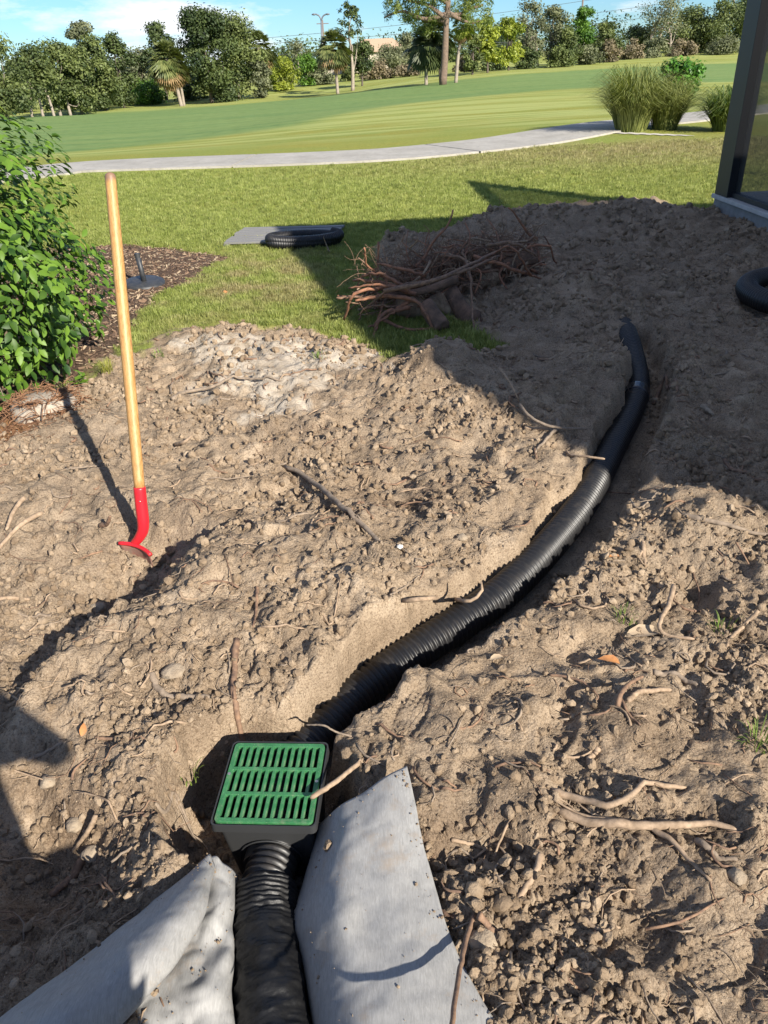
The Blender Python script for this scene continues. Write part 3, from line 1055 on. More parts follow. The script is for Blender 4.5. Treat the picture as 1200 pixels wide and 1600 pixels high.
def basin():
    root = empty('catch_basin', (BOXC[0], BOXC[1], -.26), 'square black catch basin with a green slotted grate, set in a pit', 'catch basin', rot=(R(1.5), R(-1.0), BOXA))
    S = .245
    h = .018
    top = .272
    # body: tapered open box with a rim
    import bmesh
    m, t, b = newmat('green_grate')
    v = objc(t)
    c = ramp(t, noise(t, 40, 4, .6, v), [(.35, (.026, .130, .046)), (.7, (.050, .200, .078))])
    spk = ramp(t, noise(t, 380, 2, .5, v), [(.64, (0, 0, 0)), (.70, (1, 1, 1))])
    c = mixc(t, spk, c, (.22, .30, .18))
    c = mixc(t, ramp(t, noise(t, 22, 6, .75, v), [(.54, (0, 0, 0)), (.80, (.7, .7, .7))]), c, (.24, .24, .16))
    lk(t, c, b.inputs['Base Color'])
    b.inputs['Roughness'].default_value = .42
    bump(t, b, noise(t, 500, 2, .5, v), .4, .001)
    M['grate'] = m
    # grate frame: border and two cross rails, as one welded plate with three openings
    cuts_x = [-S / 2, -S / 2 + .0125, S / 2 - .0125, S / 2]
    rail = .0105
    span = (S - .025 - 2 * rail) / 3
    ys = [-S / 2, -S / 2 + .0125]
    for k in range(3):
        ys.append(ys[-1] + span)
        if k < 2:
            ys.append(ys[-1] + rail)
    ys.append(S / 2)
    bm = bmesh.new()
    vv = {}
    def gv(i, j, z):
        if (i, j, z) not in vv:
            vv[(i, j, z)] = bm.verts.new((cuts_x[i], ys[j], z))
        return vv[(i, j, z)]
    solid = lambda i, j: 0 <= i < 3 and 0 <= j < len(ys) - 1 and not (i == 1 and j in (1, 3, 5))
    for i in range(3):
        for j in range(len(ys) - 1):
            if not solid(i, j):
                continue
            bm.faces.new([gv(i, j, 0), gv(i + 1, j, 0), gv(i + 1, j + 1, 0), gv(i, j + 1, 0)])
            bm.faces.new([gv(i, j, -h), gv(i, j + 1, -h), gv(i + 1, j + 1, -h), gv(i + 1, j, -h)])
            for (di, dj, e) in ((-1, 0, ((i, j + 1), (i, j))), (1, 0, ((i + 1, j), (i + 1, j + 1))), (0, -1, ((i, j), (i + 1, j))), (0, 1, ((i + 1, j + 1), (i, j + 1)))):
                if not solid(i + di, j + dj):
                    a, c2 = e
                    bm.faces.new([gv(*a, 0), gv(*a, -h), gv(*c2, -h), gv(*c2, 0)])
    corner = [e for e in bm.edges if abs(e.verts[0].co.z - e.verts[1].co.z) > h * .9 and abs(abs(e.verts[0].co.x) - S / 2) < 1e-5 and abs(abs(e.verts[0].co.y) - S / 2) < 1e-5]
    bmesh.ops.bevel(bm, geom=corner, offset=.011, segments=5, affect='EDGES', profile=.5)
    bmesh.ops.recalc_face_normals(bm, faces=bm.faces)
    me = bpy.data.meshes.new('grate')
    bm.to_mesh(me)
    bm.free()
    me.materials.append(m)
    gr = link('grate', me, root, (0, 0, top))
    bevel(gr, .0012, 2)
    # bars: eleven in each of three rows
    nb = 11
    W = S - .025
    slot = .0105
    bw = (W - 12 * slot) / nb
    bmn = MB().box((0, 0, 0), (bw, span + .001, .0125))
    bme = bmn.mesh('bar', (m,), False)
    for r_ in range(3):
        yc = (ys[1 + 2 * r_] + ys[2 + 2 * r_]) / 2
        for k in range(nb):
            xc = -W / 2 + slot * (k + 1) + bw * (k + .5)
            o = link('bar', bme, gr, (xc, yc, -.0073))
            bevel(o, .001, 1)
    # a small raised mark in the middle and two screw heads at the sides
    for (x, y) in ((-S / 2 + .006, .02), (S / 2 - .006, .0)):
        mb = MB().tube([(0, 0, -.002), (0, 0, .0012)], .0042, 12)
        link('screw', mb.mesh('screw', (simple('screw_metal', (.45, .45, .42), None, 1, .35, 0, metal=.8),), False), gr, (x, y, 0))
    # basin body
    def loop(s, z, rr=.014, n=4):
        pts = []
        for cx, cy, a0 in ((1, 1, 0), (-1, 1, 90), (-1, -1, 180), (1, -1, 270)):
            for k in range(n + 1):
                a = R(a0 + 90 * k / n)
                pts.append((cx * (s - rr) + rr * math.cos(a), cy * (s - rr) + rr * math.sin(a), z))
        return pts
    prof = [(S / 2 - .012, top - .05), (S / 2 - .006, top - .021), (S / 2 + .0035, top - .019), (S / 2 + .0055, top - .0035), (S / 2 + .0085, top - .0035), (S / 2 + .0095, top - .028), (S / 2 - .004, top - .033), (S / 2 - .022, .004), (S / 2 - .030, 0)]
    prof = [(.085, .03), (.095, .035)] + prof
    V, F = [], []
    for s, z in prof:
        V += loop(s, z)
    n = 20
    for i in range(len(prof) - 1):
        for j in range(n):
            F.append([i * n + j, i * n + (j + 1) % n, (i + 1) * n + (j + 1) % n, (i + 1) * n + j])
    F.append(list(range(n)))
    F.append([(len(prof) - 1) * n + j for j in range(n)][::-1])
    link('basin_body', mesh_np('basin_body', V, F, (M['box'],), smooth=False), root)
    # round knock-out ring and outlet collar on the near side
    sy = -(S / 2 - .010)
    th = np.linspace(0, 2 * np.pi, 41)
    ring = np.stack([.080 * np.cos(th), np.full(41, sy - .002) + .05 * 0, .115 + .080 * np.sin(th)], 1)
    ring[:, 1] = sy - .004 + .0 * th - (ring[:, 2] - .13) * .06
    mb = MB().tube(ring, .0022, 6, False)
    link('knockout_ring', mb.mesh('knockout_ring', (M['box'],)), root)
    mb = MB().tube([(0, sy + .02, .118), (0, sy - .03, .116)], np.array([.068, .068]), 32)
    link('outlet_collar', mb.mesh('outlet_collar', (M['box'],), False), root)
basin()

# ------------------------------------------------------------------ landscape fabric
def fabric_mat():
    m, t, b = newmat('grey_fabric')
    v = pos(t)
    mp = t.nodes.new('ShaderNodeMapping')
    mp.inputs['Scale'].default_value = (260, 40, 40)
    mp.inputs['Rotation'].default_value = (0, 0, R(-20))
    lk(t, v, mp.inputs['Vector'])
    fib = noise(t, 1.0, 4, .7, mp.outputs[0], 1.2)
    blot = noise(t, 38, 4, .6, v)
    c = ramp(t, math_(t, 'ADD', math_(t, 'MULTIPLY', fib, .7), math_(t, 'MULTIPLY', blot, .3)), [(.35, (.225, .222, .215)), (.65, (.33, .326, .315))])
    dirtm = ramp(t, noise(t, 9, 6, .75, v), [(.56, (0, 0, 0)), (.74, (.75, .75, .75))])
    c = mixc(t, dirtm, c, (.27, .22, .17))
    lk(t, c, b.inputs['Base Color'])
    b.inputs['Roughness'].default_value = .6
    b.inputs['Specular IOR Level'].default_value = .25
    n1 = bump(t, None, fib, .25, .0012)
    bump(t, b, noise(t, 300, 3, .6, v), .15, .0008, n1)
    return m
M['fabric'] = fabric_mat()
def sheet(rows, nu, nv, wr=.004, seed=0, thick=.0014):
    """rows of (px, py, z) -> smooth cloth surface"""
    A = np.array([[P(*q) for q in row] for row in rows])
    A1 = np.array([spline(r, nu) for r in A])
    A2 = np.stack([spline(A1[:, k], nv) for k in range(nu)], 1)      # nv x nu
    X, Y = A2[..., 0], A2[..., 1]
    U, Vv = np.meshgrid(np.linspace(0, 1, nu), np.linspace(0, 1, nv))
    A2[..., 2] += wr * fbm(X * 5, Y * 5, 2, seed) * .6 + wr * .5 * np.abs(pn(X * 9 + Y * 5, Y * 7 - X * 4, seed + 4)) + wr * .35 * np.abs(pn(X * 16 - Y * 9, Y * 18 + X * 6, seed + 6))
    A2[..., 0] += wr * .6 * fbm(X * 8, Y * 8, 2, seed + 9)
    i = np.arange(nv - 1)[:, None] * nu
    j = np.arange(nu - 1)[None]
    F = np.stack([i + j, i + nu + j, i + nu + j + 1, i + j + 1], -1).reshape(-1, 4)
    return A2.reshape(-1, 3), F
FABV = []
def fabric(name, rows, label, nu, nv, wr, seed):
    V, F = sheet(rows, nu, nv, wr, seed)
    o = V.mean(0)
    o[2] = V[:, 2].min()
    FABV.append((V, nu, nv))
    ob = link(name, mesh_np(name, V - o, F, (M['fabric'],)), None, o, None, label, 'landscape fabric')
    s = ob.modifiers.new('thickness', 'SOLIDIFY')
    s.thickness = .0014
    return ob
fabric('fabric_flap', [
    [(500, 1300, -.22), (500, 1290, -.08), (530, 1262, .015), (570, 1238, .05), (604, 1214, .075), (636, 1197, .085)],
    [(485, 1350, -.22), (489, 1335, -.09), (530, 1318, .03), (570, 1300, .055), (612, 1288, .065), (653, 1278, .06)],
    [(470, 1400, -.22), (474, 1385, -.10), (515, 1385, .02), (565, 1375, .045), (620, 1365, .05), (672, 1358, .035)],
    [(455, 1450, -.22), (457, 1440, -.10), (520, 1432, .045), (575, 1442, .04), (635, 1445, .045), (697, 1442, .03)],
    [(470, 1510, -.22), (474, 1500, -.08), (520, 1500, .02), (580, 1512, .05), (655, 1518, .05), (728, 1518, .028)],
    [(485, 1590, -.22), (488, 1580, -.07), (545, 1590, .04), (610, 1605, .06), (690, 1608, .05), (778, 1603, .03)],
    [(510, 1740, -.22), (515, 1720, -.07), (585, 1720, .04), (660, 1720, .05), (750, 1720, .04), (845, 1715, .02)],
    [(540, 1900, -.22), (548, 1880, -.07), (620, 1880, .02), (720, 1880, .02), (830, 1880, .01), (940, 1870, .0)]],
    'broad flat flap of grey landscape fabric lying right of the sleeved pipe', 110, 140, .007, 301)
fabric('fabric_roll', [
    [(316, 1350, -.02), (322, 1340, .01), (327, 1336, .02), (331, 1345, .02), (334, 1356, .01), (330, 1362, -.005)],
    [(250, 1412, -.05), (252, 1398, .00), (268, 1392, .07), (302, 1398, .10), (322, 1418, .075), (312, 1430, .03)],
    [(178, 1475, -.07), (180, 1458, .01), (200, 1452, .10), (248, 1462, .145), (290, 1482, .10), (276, 1498, .03)],
    [(92, 1545, -.07), (94, 1525, .01), (118, 1516, .11), (175, 1530, .175), (238, 1545, .12), (222, 1560, .03)],
    [(2, 1615, -.07), (5, 1590, .01), (32, 1572, .12), (95, 1590, .20), (172, 1612, .13), (158, 1625, .03)],
    [(-110, 1710, -.07), (-105, 1690, .01), (-60, 1660, .12), (0, 1680, .20), (100, 1690, .13), (90, 1710, .03)],
    [(-260, 1850, -.07), (-250, 1820, .01), (-200, 1790, .12), (-120, 1800, .20), (0, 1820, .13), (0, 1840, .03)]],
    'curled roll of grey landscape fabric at the lower left, edge turned over', 90, 110, .009, 311)
fabric('fabric_sheet', [
    [(318, 1350, -.03), (340, 1340, -.012), (352, 1350, -.02), (366, 1362, -.05), (374, 1376, -.14), (378, 1385, -.20)],
    [(285, 1415, -.04), (320, 1410, -.03), (345, 1415, -.012), (364, 1425, -.05), (370, 1430, -.14), (378, 1440, -.21)],
    [(240, 1480, -.05), (300, 1475, -.03), (338, 1480, -.045), (362, 1485, -.06), (368, 1490, -.14), (380, 1500, -.21)],
    [(180, 1545, -.05), (275, 1540, -.02), (325, 1545, -.01), (360, 1545, -.05), (368, 1550, -.13), (384, 1555, -.21)],
    [(110, 1620, -.05), (240, 1610, -.03), (320, 1615, -.04), (362, 1615, -.06), (374, 1620, -.13), (392, 1620, -.21)],
    [(20, 1720, -.05), (200, 1710, -.03), (320, 1715, -.03), (374, 1715, -.06), (388, 1720, -.13), (405, 1720, -.21)],
    [(-80, 1850, -.05), (180, 1850, -.03), (320, 1850, -.03), (390, 1850, -.06), (405, 1850, -.13), (425, 1850, -.21)]],
    'crumpled grey landscape fabric sheet between the curled roll and the sleeved pipe', 100, 120, .026, 321)

def spilled():
    rg = np.random.default_rng(17)
    pts = []
    for V, nu, nv in FABV:
        G2 = V.reshape(nv, nu, 3)
        for k in range(190):
            if rg.uniform() < .6:        # most of it near the edges
                i, j = rg.integers(1, nv - 1), (nu - 2 - int(abs(rg.normal(0, 3)))) if rg.uniform() < .6 else int(nu * .35 + abs(rg.normal(0, 5)))
            else:
                i, j = rg.integers(1, nv - 1), rg.integers(int(nu * .3), nu - 1)
            if rg.uniform() < .25:
                i = int(abs(rg.normal(0, 5))) + 1
            p = G2[min(i, nv - 1), max(1, min(j, nu - 1))]
            if p[2] > -.06:
                pts.append(p + [rg.normal(0, .004), rg.normal(0, .004), .002])
    pts = np.array(pts)
    s = .0011 + .0045 * rg.uniform(size=len(pts)) ** 5
    scatter('spilled_crumbs', pts, rg.uniform(0, 6.28, (len(pts), 3)), s, [src('crumb_source', rock_mesh('crumb', M['clod'], 90 + k, 1, .4, .7, 1.0, False)) for k in range(3)], rg.integers(0, 3, len(pts)))
spilled()

# ------------------------------------------------------------------ shovel
def shovel():
    B = P(206, 856, -.055)
    J = PY(218, 762, B[1] + .03)
    D = PY(172.5, 278, B[1] + .52)
    ax = (D - J) / np.linalg.norm(D - J)
    root = empty('shovel', B, 'long handled shovel with wooden shaft and red socket, blade sunk in the soil', 'shovel')
    m, t, b = newmat('shovel_wood')
    g = t.nodes.new('ShaderNodeTexCoord').outputs['Generated']
    mp = t.nodes.new('ShaderNodeMapping')
    mp.inputs['Scale'].default_value = (14, 14, 2.2)
    lk(t, g, mp.inputs['Vector'])
    w = noise(t, 3.0, 6, .7, mp.outputs[0], .6)
    c = ramp(t, w, [(.32, (.22, .10, .03)), (.5, (.43, .235, .08)), (.7, (.60, .37, .15))])
    mp2 = t.nodes.new('ShaderNodeMapping')
    mp2.inputs['Scale'].default_value = (60, 60, 14)
    lk(t, g, mp2.inputs['Vector'])
    c = mixc(t, ramp(t, noise(t, 4.0, 3, .6, mp2.outputs[0]), [(.60, (0, 0, 0)), (.70, (1, 1, 1))]), c, (.24, .11, .035))
    sx = t.nodes.new('ShaderNodeSeparateXYZ')
    lk(t, g, sx.inputs[0])
    c = mixc(t, ramp(t, math_(t, 'ADD', sx.outputs['Z'], math_(t, 'MULTIPLY', noise(t, 12, 3, .6, g), .03)), [(.985, (0, 0, 0)), (1.0, (1, 1, 1))]), c, (.22, .13, .08))
    lk(t, c, b.inputs['Base Color'])
    b.inputs['Roughness'].default_value = .5
    bump(t, b, w, .25, .001)
    L = np.linalg.norm(D - J)
    s = np.linspace(0, 1, 40)
    pts = J[None] + ax[None] * (s[:, None] * L)
    rad = .0205 + .0025 * np.sin(s * 3.0) - .001 * s
    endp = pts[-1]
    cap_ = np.array([[.25, .0195], [.5, .0180], [.72, .0150], [.9, .0095], [1.0, .003]])
    pts = np.vstack([pts, endp + ax * (cap_[:, :1] * .020)])
    rad = np.concatenate([rad, cap_[:, 1]])
    link('handle', MB().tube(pts - B, rad, 24).mesh('handle', (m,)), root)
    red, t, b = newmat('red_paint')
    v = objc(t)
    c = mixc(t, ramp(t, noise(t, 26, 5, .7, v), [(.58, (0, 0, 0)), (.75, (1, 1, 1))]), (.56, .016, .026), (.40, .02, .025))
    sz = t.nodes.new('ShaderNodeSeparateXYZ')
    lk(t, v, sz.inputs[0])
    mud = ramp(t, math_(t, 'ADD', sz.outputs['Z'], math_(t, 'MULTIPLY', noise(t, 30, 5, .7, v), .05)), [(.005, (1, 1, 1)), (.045, (0, 0, 0))])
    c = mixc(t, mud, c, (.23, .13, .095))
    lk(t, c, b.inputs['Base Color'])
    b.inputs['Roughness'].default_value = .36
    side = np.cross(ax, [0, 1, 0])
    side /= np.linalg.norm(side)
    K = PY(224, 822, B[1] + .0)
    sp = spline([J + ax * .004, J * .6 + K * .4, K, P(219, 838, 0.0), B + np.array([0.01, 0.0, .015])], 34)
    q = np.linspace(0, 1, 34)
    rr = np.interp(q, [0, .04, .5, .75, 1], [.0225, .0235, .0235, .021, .016])
    so = link('socket', MB().tube(sp - B, rr, 24).mesh('socket', (red,)), root)
    rv = J * .72 + K * .28 - B + np.array([.004, -.0225, 0])
    link('rivet', MB().tube([rv, rv + np.array([0, -.003, 0])], .0035, 10).mesh('rivet', (simple('rivet_metal', (.5, .5, .5), None, 1, .3, 0, metal=1),)), so)
    # blade: dished plate running down into the ground; its top edge is a rolled foot step
    e1 = P(187, 848, -.03) - B
    e2 = P(235, 866, -.045) - B
    w = (e2 - e1) / np.linalg.norm(e2 - e1)
    W = np.linalg.norm(e2 - e1) / 2
    mid = (e1 + e2) / 2
    dn = np.array([.12, .10, -1.0])
    dn -= w * dn.dot(w)
    dn /= np.linalg.norm(dn)
    nn = np.cross(w, dn)
    V, F = [], []
    nu, nv = 13, 9
    for j in range(nv):
        f = j / (nv - 1)
        ww = W * (1 - .75 * max(0, f - .55) ** 1.3 * 2)
        for i in range(nu):
            g_ = i / (nu - 1) * 2 - 1
            p = mid + w * g_ * ww + dn * (f * .24 - .004) + nn * (.018 * (1 - g_ * g_) - .010 * f)
            V.append(p)
    for j in range(nv - 1):
        for i in range(nu - 1):
            F.append([j * nu + i, j * nu + i + 1, (j + 1) * nu + i + 1, (j + 1) * nu + i])
    mud = simple('muddy_blade', (.27, .10, .075), (.20, .14, .105), 22, .8, .4, .003, 60)
    bl = link('blade', mesh_np('blade', V, F, (mud,)), root)
    md = bl.modifiers.new('t', 'SOLIDIFY')
    md.thickness = .0028
    st = []
    for i in range(nu):
        g_ = i / (nu - 1) * 2 - 1
        st.append(mid + w * g_ * W * 1.03 + nn * (.018 * (1 - g_ * g_)) + np.array([0, -.004, .0]))
    link('foot_step', MB().tube(st, .0082, 10).mesh('foot_step', (red,)), root)
shovel()

# ------------------------------------------------------------------ pallet, coils, tube on a round base
def pallet():
    corners = [P(347, 379, .045), P(507, 375, .045), P(536, 351, .045), P(382, 355, .045)]
    fl, fr, br, bl = corners
    o = np.array([*(sum(corners) / 4)[:2], 0])
    root = empty('wooden_pallet', o, 'low platform of weathered grey planks lying on the grass behind the coiled pipe', 'pallet')
    m, t, b = newmat('weathered_wood')
    v = objc(t)
    mp = t.nodes.new('ShaderNodeMapping')
    mp.inputs['Scale'].default_value = (2, 30, 30)
    lk(t, v, mp.inputs['Vector'])
    c = ramp(t, noise(t, 1.5, 5, .7, mp.outputs[0]), [(.3, (.13, .128, .12)), (.7, (.27, .26, .245))])
    lk(t, c, b.inputs['Base Color'])
    b.inputs['Roughness'].default_value = .85
    n = 7
    for k in range(n):
        a, c2 = (k + .09) / n, (k + .91) / n
        dz = random.uniform(-.004, .004)
        e0, e1 = random.uniform(-.02, .02), random.uniform(-.02, .02)
        L0, L1 = fl * (1 - a) + bl * a, fl * (1 - c2) + bl * c2
        R0, R1 = fr * (1 - a) + br * a, fr * (1 - c2) + br * c2
        q = [L0 + (L0 - R0) * e0, R0 + (R0 - L0) * e1, R1 + (R1 - L1) * e1, L1 + (L1 - R1) * e0]
        ctr = sum(q) / 4
        V = [p - ctr + np.array([0, 0, dz]) for p in q] + [p - ctr + np.array([0, 0, dz - .018]) for p in q]
        link('plank', mesh_np('plank', V, [[0, 1, 2, 3], [7, 6, 5, 4], [0, 4, 5, 1], [1, 5, 6, 2], [2, 6, 7, 3], [3, 7, 4, 0]], (m,), False), root, ctr - o)
    for f in (.04, .5, .96):
        a, b2 = fl * (1 - f) + fr * f, bl * (1 - f) + br * f
        d = (fr - fl) / np.linalg.norm(fr - fl) * .03
        ctr = (a + b2) / 2
        V = [a - d, a + d, b2 + d, b2 - d]
        V = [p - ctr + np.array([0, 0, -.021]) for p in V] + [p - ctr + np.array([0, 0, -.07]) for p in V]
        link('bearer', mesh_np('bearer', V, [[0, 1, 2, 3], [7, 6, 5, 4], [0, 4, 5, 1], [1, 5, 6, 2], [2, 6, 7, 3], [3, 7, 4, 0]], (m,), False), root, ctr - o)
pallet()
def coil(name, ctr, R0, r, turns, tilt, label, start=0.0, squash=1.0, pitch=.0165, rise=.10):
    n = int(40 * turns)
    a = start + np.linspace(0, 2 * np.pi * turns, n)
    rad = R0 * (1 + .04 * np.sin(a * 1.7))
    z = r + rise * np.linspace(0, 1, n) * turns * 1.0
    pts = np.stack([rad * np.cos(a), rad * np.sin(a) * squash, z + tilt * np.sin(a)], 1)
    V, F = corrugated(pts, r=r, pitch=pitch, depth=.006, seg=20)
    root = empty(name, ctr, label, 'pipe coil')
    link('pipe_wall', mesh_np('pipe_wall', V, F, (M['pipe'],)), root)
    return root
c = P(476, 384, 0)
coil('pipe_coil', (c[0], c[1], .0), .345, .05, 1.55, .01, 'coil of black corrugated pipe lying on the grass in front of the plank platform', 3.4, .42, rise=.03)
c = P(1256, 480, 0)
coil('pipe_coil', (c[0], c[1], float(H(c[0], c[1])[0]) - .03), .40, .075, .97, .01, 'thick black corrugated pipe bend lying on shaded dirt by the house wall', 1.2, 1.0, pitch=.02, rise=.02)

def riser():
    c = G(226, 444)
    c[2] = 0.02
    root = empty('tube_on_base', c, 'black upright tube on a round flat base standing in the mulch bed', 'tube stand')
    m = simple('charcoal_plastic', (.022, .026, .032), (.05, .05, .05), 30, .5, .2, .001, 200)
    base = MB()
    prof = [(.002, .012), (.06, .014), (.155, .012), (.172, .002), (.172, -.02)]
    V, F = [], []
    n = 40
    for rr, z in prof:
        V += [(rr * math.cos(2 * math.pi * k / n), rr * math.sin(2 * math.pi * k / n), z) for k in range(n)]
    for i in range(len(prof) - 1):
        for k in range(n):
            F.append([i * n + k, (i + 1) * n + k, (i + 1) * n + (k + 1) % n, i * n + (k + 1) % n])
    F.append(list(range(n)))
    link('base_disc', mesh_np('base_disc', V, F, (m,), True), root, rot=(R(4), R(3), 0))
    tb = link('tube', MB().tube([(0, 0, .01), (-.012, .02, .10), (-.024, .03, .225)], .022, 20).mesh('tube', (m,)), root)
    link('cap', MB().tube([(-.0235, .0295, .200), (-.025, .031, .232)], .0245, 20).mesh('cap', (m,), False), tb)
riser()
# ------------------------------------------------------------------ house at the right, outside the frame (it throws the broad shade), and the screen enclosure
def dirb(L):
    return np.array([math.sin(R(SUN_AZ)) * L, -math.cos(R(SUN_AZ)) * L])
HW = 3.9
_L = HW / math.tan(R(SUN_EL))
K1 = P(420, 352, .02)[:2] + dirb(_L)
K2 = P(606, 578, .05)[:2] + dirb(_L)
def house():
    m = simple('stucco', (.42, .38, .31), (.38, .345, .28), 6, .9, .6, .004, 90)
    rm = simple('roof_tiles', (.24, .13, .09), (.18, .10, .07), 5, .8, .5, .01, 20)
    o = np.array([K1[0] + 1, K1[1] - 1, 0])
    root = empty('house', o, 'pale stucco house standing beside the dug strip, throwing the broad shade', 'house')
    a = K1 + np.array([10, .5])
    b2 = K2 + np.array([10, -9.0])
    c = K2 + dirb(7.5)
    pts = [K1, a, b2, c, K2]
    n = len(pts)
    V = [(p[0] - o[0], p[1] - o[1], z) for z in (-.3, HW - .2) for p in pts]
    F = [[i, (i + 1) % n, n + (i + 1) % n, n + i] for i in range(n)] + [list(range(n))[::-1], list(range(n, 2 * n))]
    link('wall', mesh_np('wall', V, [f[::-1] for f in F], (m,), False), root)
    V = [(p[0] - o[0], p[1] - o[1], z) for z in (HW - .2, HW) for p in pts]
    cc = np.array([K1[0] + 5 - o[0], (K1[1] + K2[1]) / 2 - 2 - o[1], HW + .9])
    V.append(tuple(cc))
    F = [[i, n + i, n + (i + 1) % n, (i + 1) % n] for i in range(n)] + [list(range(n))]
    F += [[n + i, 2 * n, n + (i + 1) % n] for i in range(n)]
    link('roof', mesh_np('roof', V, F, (rm,), False), root)
house()
def enclosure():
    z0 = .20
    a = P(1112, 302, z0)
    b2 = P(1205, 336, z0)
    d = (b2 - a)
    d /= np.linalg.norm(d)
    d = np.array([d[0], d[1], 0])
    nrm = np.array([-d[1], d[0], 0])          # points to the right, away from the dirt
    if nrm[0] < 0:
        nrm = -nrm
    g = -nrm
    root = empty('screen_enclosure', a * [1, 1, 0], 'dark framed screen enclosure on a pale raised slab at the right edge of the lawn', 'screen enclosure')
    o = a * [1, 1, 0]
    ang = math.atan2(d[1], d[0])
    def blk(name, s0, s1, t0, t1, z1, z2, m, bev=.003):
        c = a * [1, 1, 0] + d * (s0 + s1) / 2 + nrm * (t0 + t1) / 2 - o
        ob = link(name, MB().box((0, 0, 0), (s1 - s0, t1 - t0, z2 - z1)).mesh(name, (m,), False), root, (c[0], c[1], (z1 + z2) / 2), (0, 0, ang))
        return bevel(ob, bev) if bev else ob
    LL = 2.9
    conc = simple('slab_block', (.27, .27, .26), (.20, .20, .19), 9, .9, .5, .004, 80)
    cop = simple('coping', (.47, .46, .44), (.38, .375, .36), 12, .8, .3, .002, 100)
    bro = simple('dark_bronze', (.009, .011, .015), None, 1, .5, .05)
    sgn = 1
    blk('slab', .02, LL, .03, 4, -.2, z0 - .045, conc)
    blk('coping', 0, LL, 0, 4.05, z0 - .043, z0, cop, .006)
    p0 = P(1136, 300, z0) - a
    s = float(p0 @ d) + .06
    w = .30
    top = 2.16
    blk('post', s, s + w, .02, .16, z0 + .001, top, bro)
    blk('bottom_rail', s + w, LL, .07, .13, z0 + .001, z0 + .05, bro)
    blk('top_rail', s, LL, .05, .15, top + .001, top + .12, bro)
    # screen cloth
    m, t, b = newmat('screen_cloth')
    b.inputs['Base Color'].default_value = (.03, .032, .032, 1)
    b.inputs['Roughness'].default_value = .7
    tr = t.nodes.new('ShaderNodeBsdfTransparent')
    ms = t.nodes.new('ShaderNodeMixShader')
    ms.inputs[0].default_value = .52
    lk(t, tr.outputs[0], ms.inputs[1])
    lk(t, b.outputs[0], ms.inputs[2])
    lk(t, ms.outputs[0], t.nodes['Material Output'].inputs['Surface'])
    blk('screen', s + w, LL - .08, .099, .101, z0 + .05, top, m, 0)
    # far side of the cage
    s2 = 3.6
    blk('back_post', s, s + .05, s2, s2 + .05, z0 + .001, top, bro)
enclosure()

